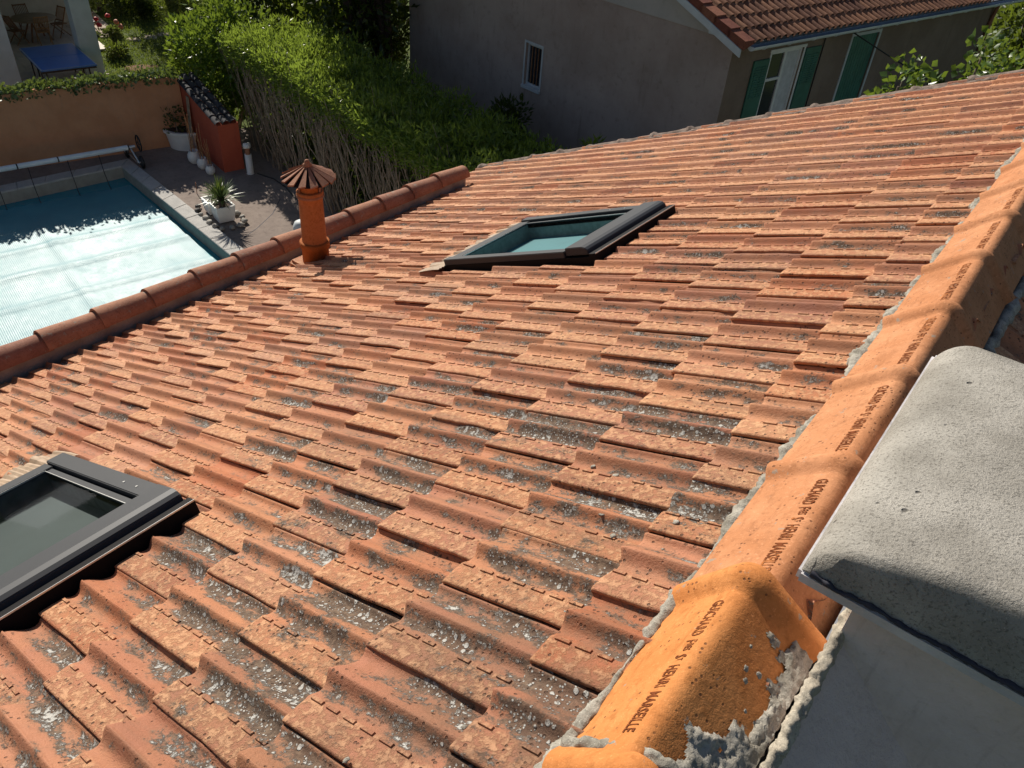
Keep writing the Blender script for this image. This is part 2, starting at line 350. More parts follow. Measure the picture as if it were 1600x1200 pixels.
M['metal'] = plain('trolley_metal', (0.6, 0.6, 0.6), 0.3, 0.8)
M['red_flower'] = plain('rose_petals', (0.55, 0.03, 0.04), 0.6)
M['pink_flower'] = plain('faded_petals', (0.55, 0.20, 0.12), 0.7)
def ground_material(name, cols, scale, bump=0.8, bscale=40):
    g = G(name); P = g.pos()
    a = g.noise(P, scale, 8, 0.7); f = g.noise(P, scale * 9, 6, 0.7)
    c = g.mix(g.step(a, 0.3, 0.7), cols[0], cols[1]); c = g.mix(g.math('MULTIPLY', g.step(f, 0.48, 0.7), 0.6), c, cols[2])
    return g.out(c, 0.95, g.bump(f, bump, 0.03), spec=0.1)
M['lawn'] = ground_material('lawn_ground', [(0.055, 0.085, 0.018), (0.10, 0.13, 0.03), (0.12, 0.09, 0.04)], 0.9)
M['earth'] = ground_material('bare_earth', [(0.16, 0.09, 0.055), (0.22, 0.13, 0.08), (0.10, 0.06, 0.04)], 1.5)
M['patio'] = ground_material('patio_concrete', [(0.235, 0.19, 0.165), (0.31, 0.255, 0.22), (0.17, 0.135, 0.118)], 1.2, 0.3)
M['path'] = ground_material('path_paving', [(0.42, 0.35, 0.28), (0.50, 0.42, 0.34), (0.35, 0.28, 0.22)], 1.5, 0.3)
M['coping_stone'] = ground_material('pale_coping_stone', [(0.43, 0.42, 0.40), (0.54, 0.52, 0.49), (0.34, 0.33, 0.31)], 4, 0.4)
M['basin'] = plain('pool_liner', (0.30, 0.29, 0.25), 0.6)
def water_material():
    g = G('pool_water'); P = g.pos()
    return g.out((0.02, 0.22, 0.27), 0.08, g.bump(g.noise(P, 3, 3), 0.08, 0.02))
M['water'] = water_material()
def cover_material():
    g = G('bubble_cover'); P = g.pos()
    sp = g.n('ShaderNodeVectorTransform', {0: P}); 
    ab = g.n('ShaderNodeVectorRotate', {'Vector': P, 'Angle': R(13)}, rotation_type='Z_AXIS')
    wv = g.n('ShaderNodeTexWave', {'Vector': ab.outputs[0], 'Scale': 9.0, 'Distortion': 0.2}, bands_direction='Y')
    vo = g.voro(P, 26); n = g.noise(P, 1.3, 5); n2 = g.noise(P, 7, 5, 0.6)
    col = g.mix(g.step(n, 0.3, 0.7), (0.035, 0.20, 0.25), (0.055, 0.25, 0.30))
    rough = g.n('ShaderNodeMapRange', {0: g.math('ADD', g.math('MULTIPLY', n2, 0.5), g.math('MULTIPLY', n, 1.0)), 1: 0.5, 2: 1.0, 3: 0.48, 4: 0.58}).outputs[0]
    h = g.math('ADD', g.math('MULTIPLY', wv.outputs['Fac'], 0.25), g.math('MULTIPLY', vo.outputs['Distance'], 0.35)); h = g.math('ADD', h, g.math('MULTIPLY', n2, 0.22))
    return g.out(col, rough, g.bump(h, 0.26, 0.02), spec=0.46)
M['cover'] = cover_material()

def leaf_material(name, c0, c1, rough=0.36, trans=0.33):
    g = G(name); isl = g.n('ShaderNodeNewGeometry').outputs['Random Per Island']
    P = g.pos()
    c = g.mix(isl, c0, c1); c = g.mix(g.math('MULTIPLY', g.step(g.noise(P, 1.7, 3), 0.4, 0.65), 0.35), c, tuple(x * 1.5 for x in c1))
    p = g.n('ShaderNodeBsdfPrincipled', {'Base Color': c, 'Roughness': rough, 'Specular IOR Level': 0.45})
    t = g.n('ShaderNodeBsdfTranslucent', {'Color': g.mix(0.5, c, (0.36, 0.47, 0.04))})
    mx = g.n('ShaderNodeMixShader', {0: trans, 1: p.outputs[0], 2: t.outputs[0]})
    g.n('ShaderNodeOutputMaterial', {0: mx.outputs[0]}); return g.m
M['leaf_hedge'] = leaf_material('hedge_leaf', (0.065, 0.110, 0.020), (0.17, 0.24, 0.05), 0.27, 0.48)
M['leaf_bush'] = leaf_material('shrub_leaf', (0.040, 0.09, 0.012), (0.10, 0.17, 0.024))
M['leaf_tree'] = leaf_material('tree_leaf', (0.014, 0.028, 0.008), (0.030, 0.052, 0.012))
M['leaf_fig'] = leaf_material('fig_leaf', (0.035, 0.075, 0.014), (0.075, 0.13, 0.025))
M['leaf_ivy'] = leaf_material('ivy_leaf', (0.05, 0.085, 0.03), (0.12, 0.16, 0.07), 0.35, 0.2)
M['leaf_garden'] = leaf_material('garden_leaf', (0.08, 0.10, 0.025), (0.14, 0.16, 0.04))
M['leaf_rose'] = leaf_material('rose_leaf', (0.07, 0.09, 0.04), (0.13, 0.14, 0.07))
M['leaf_yucca'] = leaf_material('yucca_leaf', (0.06, 0.10, 0.03), (0.11, 0.16, 0.05), 0.4, 0.15)
M['grass'] = leaf_material('grass_blade', (0.07, 0.11, 0.02), (0.13, 0.16, 0.04), 0.6, 0.3)
M['bark'] = plain('grey_bark', (0.20, 0.155, 0.115), 0.9, 0, 0.3, 12, 0.6, 80)
M['dark_bark'] = plain('dark_bark', (0.09, 0.06, 0.045), 0.9, 0, 0.3, 12, 0.6, 80)
M['hedge_stem'] = plain('hedge_stem', (0.28, 0.22, 0.165), 0.85, 0, 0.3, 10)
M['wall_plain'] = plain('house_render', (0.48, 0.40, 0.32), 0.9, 0, 0.1, 2)
M['far_tile'] = ridge_material('brown_barrel_clay', (0.115, 0.05, 0.034), (0.20, 0.098, 0.064), 0.02)
M['verge_red'] = ridge_material('red_verge_clay', (0.135, 0.034, 0.026), (0.18, 0.052, 0.036))
M['soffit'] = plain('soffit_paint', (0.42, 0.42, 0.41), 0.8)
M['dark_tile'] = plain('slate_capping', (0.032, 0.032, 0.038), 0.9, 0, 0.25, 8)

# ================================================================== our house
house = empty('house', 'tiled house below the viewpoint, orange clay roof with two roof windows and a clay flue', 'house', (-2.3, 2.0, -7.2))
# deck
mb = MB()
def deck_h(u, v): return RF(u, v, -0.062)
DU = [-0.02, 1.887, 2.692, 5.08]; DV = [-3.0, -0.553, 0.057, 2.454, 3.062, 6.13]
for a_ in range(3):
    for b_ in range(5):
        if a_ == 1 and b_ in (1, 3): continue
        mb.add([deck_h(DU[a_], DV[b_]), deck_h(DU[a_ + 1], DV[b_]), deck_h(DU[a_ + 1], DV[b_ + 1]), deck_h(DU[a_], DV[b_ + 1])], [(0, 3, 2, 1)])
d2 = lambda x, y, z: Vector((x, y, z))
mb.add([d2(0.0, 0.34, -0.07), d2(4.3, 0.34, -0.07 - 4.3 * math.tan(SL)), d2(4.3, 6.13, -0.07 - 4.3 * math.tan(SL)), d2(0.0, 6.13, -0.07)], [(0, 1, 2, 3)])
mb.add([deck_h(5.08, 5.03), deck_h(5.75, 5.03), deck_h(5.75, 6.13), deck_h(5.08, 6.13)], [(0, 3, 2, 1)])
roof = mb.build('roof', plain('roof_underlay', (0.05, 0.03, 0.02), 0.9), house)
# walls of the house
mb = MB()
mb.add([(-4.78, -3, -7.2), (-4.78, 5.03, -7.2), (-4.78, 5.03, -2.02), (-4.78, -3, -2.02)], [(0, 3, 2, 1)])
mb.add([(-5.0, 5.0, -7.2), (-5.0, 6.08, -7.2), (-5.0, 6.08, -2.36), (-5.0, 5.0, -2.36)], [(0, 3, 2, 1)])
mb.add([(-5.0, 6.1, -7.2), (4.0, 6.1, -7.2), (4.0, 6.1, -1.95), (0, 6.1, -0.1), (-5.0, 6.1, -2.36)], [(0, 4, 3, 2, 1)])
mb.add([(4.0, 0.36, -7.2), (4.0, 6.1, -7.2), (4.0, 6.1, -1.95), (4.0, 0.36, -1.95)], [(0, 1, 2, 3)])
mb.add([(-4.78, -3, -7.2), (0.078, -3, -7.2), (0.078, -3, -0.1), (-4.78, -3, -2.1)], [(0, 1, 2, 3)])
mb.add([(0.078, -3, -7.2), (0.078, 0.36, -7.2), (0.078, 0.36, -0.1), (0.078, -3, -0.1)], [(0, 1, 2, 3)])
mb.add([(0.078, 0.36, -7.2), (4.0, 0.36, -7.2), (4.0, 0.36, -1.95), (0.078, 0.36, -0.12)], [(0, 1, 2, 3)])
mb.build('wall', M['wall_plain'], house)

# ---- roof tiles
PROF = [(0.045, -13), (-0.010, -11.5), (-0.020, -9), (-0.020, -1.8), (0.0, 0), (0.02, 0.4), (0.08, 0.1), (0.15, -0.4), (0.22, -0.8), (0.285, -1.4), (0.312, -3.6), (0.34, -7.2), (0.38, -10.5), (0.42, -11.0),
        (0.455, -8.0), (0.485, -2.5), (0.508, 4.0), (0.528, 9.5), (0.545, 13.2), (0.559, 15.2), (0.569, 15.0), (0.576, 11.8), (0.60, 9.2), (0.65, 2.6), (0.70, -5.8), (0.76, -14.5), (0.82, -19.5), (0.87, -21.5), (0.915, -20), (0.943, -15.5), (0.960, -10.8), (0.974, -10.2), (0.985, -12.5), (1.05, -18)]
US = [0.0, 0.003, 0.010, 0.05, 0.12, 0.20, 0.28, 0.345, 0.395]
def tile_arrays(seed):
    r = random.Random(seed); off = Vector((seed * 3.1, seed * 1.7, 0))
    nv = len(PROF); verts = []; uvs = []; faces = []
    chips = [(r.uniform(0, 1), r.uniform(0.012, 0.035), r.uniform(0.003, 0.009)) for _ in range(r.choice((0, 1, 1, 2)))]
    chipn = [(r.uniform(0.02, 0.3), r.uniform(0.012, 0.03), r.uniform(0.002, 0.006)) for _ in range(r.choice((0, 1, 1, 2)))]
    def nose(v):
        x = 0.0022 * mnoise.noise(Vector((v * 9, seed * 5.3, 0)))
        for c, w, d in chips: x += d * max(0, 1 - abs(v - c) / (w / TW)) ** 0.5 if abs(v - c) < w / TW else 0
        return x
    def P(k, u):
        v, z = PROF[k]
        uu = u + nose(v) * max(0, 1 - u / 0.05)
        zz = z * 0.001 - 0.021 * (uu / TL) + 0.0007 * mnoise.noise(Vector((uu * 14, v * 3, seed))) * (1 if k > 4 else 0.3)
        if u < 0.002: zz -= 0.003
        elif u < 0.005: zz -= 0.001
        # slight lift of the trough at the nose
        yy = v * TW
        if k <= 4:
            e = 0.0012 * mnoise.noise(Vector((uu * 25, seed * 2.2, 3)))
            for c, w, d in chipn:
                if abs(uu - c) < w: e += d * (1 - abs(uu - c) / w) ** 0.6
            yy += e
        return (uu, yy, zz)
    for u in US:
        for k in range(nv): verts.append(P(k, u)); uvs.append((u / TL, PROF[k][0]))
    for i in range(len(US) - 1):
        for k in range(nv - 1):
            faces.append((i * nv + k, (i + 1) * nv + k, (i + 1) * nv + k + 1, i * nv + k + 1))
    smooth = [True] * len(faces)
    # nose face (thickness)
    k0 = len(verts)
    for k in range(1, nv):
        x, y, z = P(k, 0.0); verts.append((x, y, z)); uvs.append((0, PROF[k][0]))
    for k in range(1, nv):
        x, y, z = P(k, 0.0); verts.append((x + 0.004, y, z - 0.015)); uvs.append((0.02, PROF[k][0]))
    m = nv - 1
    for k in range(m - 1): faces.append((k0 + k, k0 + k + 1, k0 + m + k + 1, k0 + m + k)); smooth.append(False)
    # underside near the nose
    k1 = len(verts)
    for k in range(1, nv):
        x, y, z = P(k, 0.0); verts.append((x + 0.004, y, z - 0.015)); uvs.append((0.02, PROF[k][0]))
    for k in range(1, nv):
        x, y, z = P(k, 0.12); verts.append((x, y, z - 0.013)); uvs.append((0.3, PROF[k][0]))
    for k in range(m - 1): faces.append((k1 + k, k1 + k + 1, k1 + m + k + 1, k1 + m + k)); smooth.append(False)
    # raised dashes along the far edge of the strip
    npd = 7; pitch = TL / npd
    for q in range(npd):
        if r.random() < 0.06: continue
        u0 = 0.012 + q * pitch + r.uniform(-0.002, 0.002); u1 = u0 + pitch * r.uniform(0.62, 0.74)
        y0 = 0.262 * TW; y1 = 0.305 * TW
        def zt(u): return -0.021 * (u / TL) - 0.0010
        kk = len(verts)
        for (uu, yy, hh) in ((u0, y0, -0.001), (u1, y0, -0.001), (u1, y1, -0.004), (u0, y1, -0.004), (u0 + 0.001, y0 + 0.0006, 0.0032), (u1 - 0.001, y0 + 0.0006, 0.0032), (u1 - 0.001, y1 - 0.001, 0.0026), (u0 + 0.001, y1 - 0.001, 0.0026)):
            verts.append((uu, yy, zt(uu) + hh)); uvs.append((uu / TL, yy / TW))
        for f in ((4, 5, 6, 7), (0, 1, 5, 4), (1, 2, 6, 5), (2, 3, 7, 6), (3, 0, 4, 7)): faces.append(tuple(kk + x for x in f)); smooth.append(False)
    return verts, faces, uvs, smooth
NVAR = 14
TVAR = [tile_arrays(s) for s in range(NVAR)]
def tile_mesh(data, name='roof_tile'):
    v, f, uv, sm = data
    me = bpy.data.meshes.new(name); me.from_pydata(v, [], f)
    l = me.uv_layers.new(name='tile_uv')
    idx = np.empty(len(me.loops), dtype=np.int32); me.loops.foreach_get('vertex_index', idx)
    l.data.foreach_set('uv', np.array(uv, dtype=np.float32)[idx].ravel())
    me.polygons.foreach_set('use_smooth', sm); me.materials.append(M['tile']); me.update(); return me
TMESH = [tile_mesh(d) for d in TVAR]
SKY = [(1.715, 2.805, 2.35, 3.175), (1.715, 2.805, -0.655, 0.165)]   # openings u0,u1,v0,v1
slots = []
eye = Vector(cam.location)
for j in range(1, 18):
    for i in range(-13, 30):
        ii = i + (0.5 if j % 2 else 0.0)
        if ii > 28.6: continue
        if j > 15 and ii < 24.0: continue
        if j == 15 and False: continue
        c = RF((j - 0.5) * TL, (ii + 0.5) * TW)
        d = c - eye; zc = d.dot(VIEW)
        x = 800 + 1208 * d.dot(RIGHT) / max(zc, 0.05); y = 600 - 1208 * d.dot(UPC) / max(zc, 0.05)
        vis = zc > 0.15 and -180 < x < 1750 and -100 < y < 1400
        if ii * TW < -2.9: continue
        slots.append((0 if vis else 1, d.length, j, ii))
slots.sort()
stuff_v, stuff_f, stuff_uv, stuff_sm, stuff_r = [], [], [], [], []
def tile_matrix(j, ii, r, jit=1.0):
    o = RF(j * TL, ii * TW)
    Mx = Matrix.Translation(o) @ ROOF_M
    lift = abs(r.gauss(0, 0.0022)) * jit
    return Mx @ Matrix.Translation((r.uniform(-0.006, 0.006) * jit, r.uniform(-0.003, 0.003) * jit, lift)) @ Matrix.Rotation(r.gauss(0, 0.007) * jit, 4, 'Z') @ Matrix.Rotation(r.gauss(0, 0.010) * jit, 4, 'X') @ Matrix.Rotation(r.gauss(0, 0.004) * jit, 4, 'Y')
def clip_mesh(me, Mx, box):
    # remove from a tile the part inside the opening
    u0, u1, v0, v1 = box
    bm = bmesh.new(); bm.from_mesh(me); inv = Mx.inverted()
    for (pt, nr) in ((RF(u0, 0), UD), (RF(u1, 0), UD), (RF(0, v0), VV), (RF(0, v1), VV)):
        p = inv @ pt; n = (inv.to_3x3() @ nr).normalized()
        bmesh.ops.bisect_plane(bm, geom=bm.verts[:] + bm.edges[:] + bm.faces[:], plane_co=p, plane_no=n)
    kill = []
    for f in bm.faces:
        w = Mx @ f.calc_center_median(); uu = w.dot(UD); vv = w.y
        if u0 < uu < u1 and v0 < vv < v1: kill.append(f)
    bmesh.ops.delete(bm, geom=kill, context='FACES')
    bmesh.ops.delete(bm, geom=[v for v in bm.verts if not v.link_faces], context='VERTS')
    m2 = me.copy(); bm.to_mesh(m2); bm.free(); return m2
npart = 0
TILE_LIMIT = 292
for vis, dist, j, ii in slots:
    r = random.Random(hash((j, ii * 2)) & 0xffff)
    k = r.randrange(NVAR); Mx = tile_matrix(j, ii, r)
    tu0, tu1, tv0, tv1 = (j - 1.18) * TL, j * TL, (ii - 0.02) * TW, (ii + 1.05) * TW
    clipped = None; skip = False
    for (u0, u1, v0, v1) in SKY:
        if tu1 > u0 + 0.01 and tu0 < u1 - 0.06 and tv1 > v0 and tv0 < v1:
            if j == 5: continue
            if tu0 >= u0 - 0.08 and tu1 <= u1 + 0.02 and tv0 >= v0 and tv1 <= v1: skip = True
            else: clipped = (u0 - (0.1 if j == 6 else 0.0), u1, v0, v1)
    if skip: continue
    if npart < TILE_LIMIT:
        me = TMESH[k] if clipped is None else clip_mesh(TMESH[k], Mx, clipped)
        if len(me.polygons) < 6: continue
        o = bpy.data.objects.new('roof_tile', me); COL.objects.link(o); o.parent = roof; o.matrix_basis = Mx
        npart += 1
    else:
        me = TMESH[k]
        if clipped is not None: me = clip_mesh(me, Mx, clipped)
        base = len(stuff_v); n = len(me.vertices)
        co = np.empty(n * 3, dtype=np.float64); me.vertices.foreach_get('co', co); co = co.reshape(-1, 3)
        A = np.array(Mx); co = co @ A[:3, :3].T + A[:3, 3]
        stuff_v.extend(map(tuple, co)); rv = r.random()
        uvl = me.uv_layers['tile_uv'].data
        for p in me.polygons:
            stuff_f.append(tuple(base + x for x in p.vertices)); stuff_sm.append(p.use_smooth); stuff_r.append(rv)
            for li in p.loop_indices: stuff_uv.append(tuple(uvl[li].uv))
# a strip of the far slope beyond the ridge
FS_M = Matrix(((-math.cos(SL), 0, math.sin(SL), 0), (0, -1, 0, 0), (math.sin(SL), 0, math.cos(SL), 0), (0, 0, 0, 1)))
for j in range(1, 4):
    for i in range(-2, 22):
        r = random.Random(j * 100 + i); k = r.randrange(NVAR); me = TMESH[k]
        o_ = Vector((math.cos(SL) * j * TL, (i + (0.5 if j % 2 else 0) + 1) * TW, -math.sin(SL) * j * TL - 0.01))
        Mx = Matrix.Translation(o_) @ FS_M; base = len(stuff_v); n = len(me.vertices)
        if o_.y < 1.25 and o_.x > 0.0: continue
        co = np.empty(n * 3, dtype=np.float64); me.vertices.foreach_get('co', co); co = co.reshape(-1, 3)
        A = np.array(Mx); co = co @ A[:3, :3].T + A[:3, 3]; stuff_v.extend(map(tuple, co)); rv = r.random()
        uvl = me.uv_layers['tile_uv'].data
        for p in me.polygons:
            stuff_f.append(tuple(base + x for x in p.vertices)); stuff_sm.append(p.use_smooth); stuff_r.append(rv)
            for li in p.loop_indices: stuff_uv.append(tuple(uvl[li].uv))
me = bpy.data.meshes.new('distant_tiles'); me.from_pydata(stuff_v, [], stuff_f)
l = me.uv_layers.new(name='tile_uv'); l.data.foreach_set('uv', np.array(stuff_uv, dtype=np.float32).ravel())
at = me.attributes.new('rnd', 'FLOAT', 'FACE'); at.data.foreach_set('value', np.array(stuff_r, dtype=np.float32))
me.polygons.foreach_set('use_smooth', stuff_sm); me.update()
tag(finish('distant_tiles', me, M['tile_far'], roof), kind='stuff')

# ---- lumpy mortar strips
def lumpy(name, path, wid, hgt, mat, parent, seed, amp=0.35, step=0.012, seg=9, upv=None, scale=18, mod=0.0):
    """half-round strip of rough mortar along a polyline"""
    pts = [Vector(p) for p in path]; out = []
    for p, q in zip(pts[:-1], pts[1:]):
        n = max(1, int((q - p).length / step))
        out += [p.lerp(q, k / n) for k in range(n)]
    out.append(pts[-1]); vvs = []; fs = []
    for i, p in enumerate(out):
        d = (out[min(i + 1, len(out) - 1)] - out[max(i - 1, 0)]).normalized()
        up = (upv or Vector((0, 0, 1))); up = (up - d * up.dot(d)).normalized(); x = d.cross(up); fm = 1 + mod * (1.6 * mnoise.fractal(Vector((p.x * 7 + seed, p.y * 7, p.z * 7)), 1, 2, 3) - 0.15); fm = max(0.15, fm)
        for k in range(seg):
            t = math.pi * k / (seg - 1); c = p + x * math.cos(t) * wid * fm + up * math.sin(t) * hgt * fm
            nz = mnoise.fractal(c * scale + Vector((seed, 0, 0)), 1.0, 2.0, 4)
            dr = (c - p); c = c + dr * nz * amp + up * (nz * 0.2 * hgt)
            vvs.append(c)
    n = len(out)
    for i in range(n - 1):
        for k in range(seg - 1): fs.append((i*seg+k, i*seg+k+1, (i+1)*seg+k+1, (i+1)*seg+k))
    m = MB(); m.add(vvs, fs, 0, True)
    m.add([vvs[k] for k in range(seg)], [tuple(range(seg))]); m.add([vvs[(n-1)*seg+k] for k in range(seg)], [tuple(range(seg))[::-1]])
    return m.build(name, mat, parent)

# ---- ridge tiles
RL, RAPX, RR = -0.148, -0.015, 0.098
def ridge_profile(sc=1.0, dz=0.0):
    L_ = Vector((RL, -0.046)); A_ = Vector((RAPX, 0.074)); R_ = Vector((RR + 0.004, -0.047))
    pts = []
    dl = (A_ - L_).normalized(); dr = (R_ - A_).normalized(); rad = 0.034
    p0 = A_ - dl * rad; p1 = A_ + dr * rad
    for k in range(6): pts.append(L_.lerp(p0, k / 5))
    for k in range(1, 8):
        t = k / 7; pts.append((p0 * (1 - t) ** 2 + A_ * 2 * t * (1 - t) + p1 * t * t))
    for k in range(1, 6): pts.append(p1.lerp(R_, k / 5))
    c = Vector((RAPX, -0.02))
    return [c + (p - c) * sc + Vector((0, dz)) for p in pts]
PRO = ridge_profile()
ARC = [0.0]
for p, q in zip(PRO[:-1], PRO[1:]): ARC.append(ARC[-1] + (q - p).length)
def on_profile(s, sc=1.0):
    s = max(0, min(ARC[-1] - 1e-6, s))
    for k in range(len(PRO) - 1):
        if s <= ARC[k + 1]:
            t = (s - ARC[k]) / (ARC[k + 1] - ARC[k]); p = PRO[k].lerp(PRO[k + 1], t); d = (PRO[k + 1] - PRO[k]).normalized(); return p, Vector((-d.y, d.x))
def offset_profile(h):
    out = []
    for k, p in enumerate(PRO):
        a_ = PRO[max(k - 1, 0)]; b_ = PRO[min(k + 1, len(PRO) - 1)]; d = (b_ - a_).normalized(); out.append(p + Vector((-d.y, d.x)) * h)
    return out
def text_mesh(s, size):
    cu = bpy.data.curves.new('stamp', 'FONT'); cu.body = s; cu.size = size; cu.resolution_u = 2; cu.align_x = 'LEFT'; cu.extrude = 0.0; cu.offset = 0.0006
    ob = bpy.data.objects.new('stamp', cu); COL.objects.link(ob)
    dg = bpy.context.evaluated_depsgraph_get(); me = bpy.data.meshes.new_from_object(ob.evaluated_get(dg))
    vv = [v.co.copy() for v in me.vertices]; ff = [tuple(p.vertices) for p in me.polygons]
    bpy.data.objects.remove(ob); bpy.data.curves.remove(cu); bpy.data.meshes.remove(me); return vv, ff
def stamp_layout():
    vv, ff = [], []; x = 0.0
    for s, size, dy in (('GUICHARD', 0.035, 0), (' F', 0.035, 0), ('RES', 0.022, 0.007), (' S', 0.035, 0), ('T', 0.016, 0.010), (' HENRI', 0.035, 0), (' MARSEILLE', 0.035, 0)):
        lead = len(s) - len(s.lstrip()); x += lead * 0.0085
        v, f = text_mesh(s.strip(), size); k = len(vv); sxx = 0.62
        mx = max(q.x for q in v)
        vv += [(x + q.x * sxx, q.y + dy) for q in v]; ff += [tuple(i + k for i in t) for t in f]; x += mx * sxx + 0.0022
    return vv, ff, x
SV, SF, SLEN = stamp_layout()
FIT = 0.298 / SLEN
PITCH = 0.412; Y0 = -0.032
def ridge_tile(k, seed):
    r = random.Random(seed); m = MB()
    yn, yf = Y0 + (k - 1) * PITCH, Y0 + k * PITCH     # near end, far end (with collar)
    yn -= 0.03
    rows = [(yn, 0.000), (yf - 0.066, 0.000), (yf - 0.060, 0.001), (yf - 0.052, 0.008), (yf - 0.042, 0.0165), (yf - 0.030, 0.0205), (yf - 0.018, 0.0195), (yf - 0.006, 0.015), (yf, 0.012)]
    mid = [yn + (yf - 0.066 - yn) * t for t in (0.2, 0.4, 0.6, 0.8)]
    rows = [rows[0]] + [(y, 0.0) for y in mid] + rows[1:]
    vs_, fs = [], []; n = len(PRO)
    for y, h in rows:
        for q, p in enumerate(offset_profile(h)):
            t = (y - yn) / (yf - yn)
            wob = 0.0012 * mnoise.noise(Vector((p.x * 20, y * 9, seed)))
            vs_.append((p.x, y, p.y + wob - 0.006 * (1 - t)))
    for i in range(len(rows) - 1):
        for q in range(n - 1): fs.append((i*n+q, i*n+q+1, (i+1)*n+q+1, (i+1)*n+q))
    m.add(vs_, fs, 0, True)
    # end thickness at the far end and lower edges
    i = len(rows) - 1; o2 = offset_profile(-0.008)
    ring = [vs_[i*n+q] for q in range(n)] + [(p.x, yf, p.y) for p in o2]
    m.add(ring, [(q, q + 1, n + q + 1, n + q) for q in range(n - 1)], 0, False)
    for q, s_ in ((0, 1), (n - 1, -1)):
        edge = [vs_[i_*n+q] for i_ in range(len(rows))]; low = [(e[0] + s_ * 0.012, e[1], e[2] - 0.004) for e in edge]
        ne = len(edge); m.add(edge + low, [(t, t + 1, ne + t + 1, ne + t) if s_ > 0 else (t, ne + t, ne + t + 1, t + 1) for t in range(ne - 1)], 0, False)
    # stamp: reads from the far end to the near end, letter tops towards the apex
    sb = ARC[5] - 0.0125
    tv = []
    for x, y in SV:
        p, nr = on_profile(sb + y * 1.0); yy = yf - 0.088 - x * FIT; t = (yy - yn) / (yf - yn)
        p = p + nr * 0.0009; tv.append((p.x, yy, p.y - 0.006 * (1 - t) + 0.0004))
    if k <= 9: m.add(tv, [f[::-1] for f in SF], 1, False)
    o = m.build('ridge_tile', [M['ridge'] if k <= 1 else M['ridge_old'], M['ink']], roof)
    return o
for k in range(-1, 15):
    o = ridge_tile(k, k + 20)
    r = random.Random(k * 13 + 5)
    ctr = Vector((RAPX, Y0 + (k - 0.5) * PITCH, 0))
    lift = 0.010 if k == 1 else r.uniform(0, 0.004); roll = -0.25 if k == 1 else (-0.10 if k == 0 else r.gauss(0, 0.012))
    o.matrix_basis = Matrix.Translation(ctr + Vector((r.uniform(-0.003, 0.003) - (0.013 if k == 1 else 0), 0, lift))) @ Matrix.Rotation(r.gauss(0, 0.008), 4, 'Z') @ Matrix.Rotation(r.gauss(0, 0.006), 4, 'X') @ Matrix.Rotation(roll, 4, 'Y') @ Matrix.Translation(-ctr)
    if k == 1: NEAR_RIDGE = o
# bedding mortar
path = [(-0.150 + 0.004 * mnoise.noise(Vector((y * 7, 1, 0))), y, -0.070 + 0.005 * mnoise.noise(Vector((y * 9, 5, 0)))) for y in np.arange(-0.8, 6.1, 0.03)]
lumpy('mortar_bed', path, 0.014, 0.011, M['mortar'], roof, 3, 0.38, 0.004, 10, Vector((-0.5, 0, 1)), 55, 0.9)
path = [(0.070 + 0.008 * mnoise.noise(Vector((y * 11, 3, 0))), y, -0.058) for y in np.arange(-0.6, 0.33, 0.02)]
lumpy('mortar_bed', path, 0.024, 0.045, M['mortar'], roof, 9, 0.4, 0.005, 14, Vector((0.35, 0, 1)), 30)
path = [(0.082 + 0.010 * mnoise.noise(Vector((y * 14, 8, 0))), y, -0.004 + 0.006 * mnoise.noise(Vector((y * 9, 2, 0)))) for y in np.arange(-0.05, 0.30, 0.01)]
lumpy('mortar_bed', path, 0.016, 0.008, M['mortar'], roof, 19, 0.35, 0.004, 14, Vector((0.45, 0, 0.9)), 60)
def mortar_patch():
    ns, ny = 46, 120; vs_, ok, fs = [], [], []
    s0, s1 = ARC[11], ARC[-1] - 0.001
    for i in range(ns + 1):
        for k in range(ny + 1):
            s_ = s0 + (s1 - s0) * i / ns; y = -0.035 + 0.375 * k / ny; t = i / ns
            p, nr = on_profile(s_)
            lim = 0.22 + 0.62 * min(1, max(0, (y - 0.03) / 0.13)) - 0.30 * max(0, (y - 0.22) / 0.10)
            mk = (t - lim) + 0.34 * mnoise.fractal(Vector((s_ * 26, y * 26, 4)), 1, 2, 5)
            h = min(0.007, mk * 0.035) + 0.0022 * mnoise.fractal(Vector((s_ * 90, y * 90, 1)), 1, 2, 4)
            q = p + nr * max(h, -0.002); vs_.append((q.x, y, q.y)); ok.append(mk > -0.02)
    for i in range(ns):
        for k in range(ny):
            a_ = i * (ny + 1) + k; q = (a_, a_ + 1, a_ + ny + 2, a_ + ny + 1)
            if all(ok[x] for x in q): fs.append(q[::-1])
    m2 = MB(); m2.add(vs_, fs, 0, True); o2 = m2.build('mortar_smear', M['mortar'], roof); o2.matrix_basis = NEAR_RIDGE.matrix_basis.copy()
mortar_patch()
path = [(0.112, y, -0.088) for y in np.arange(0.9, 5.9, 0.1)]
lumpy('mortar_bed', path, 0.022, 0.026, M['mortar'], roof, 12, 0.5, 0.012, 7, Vector((0.3, 0, 1)), 20)
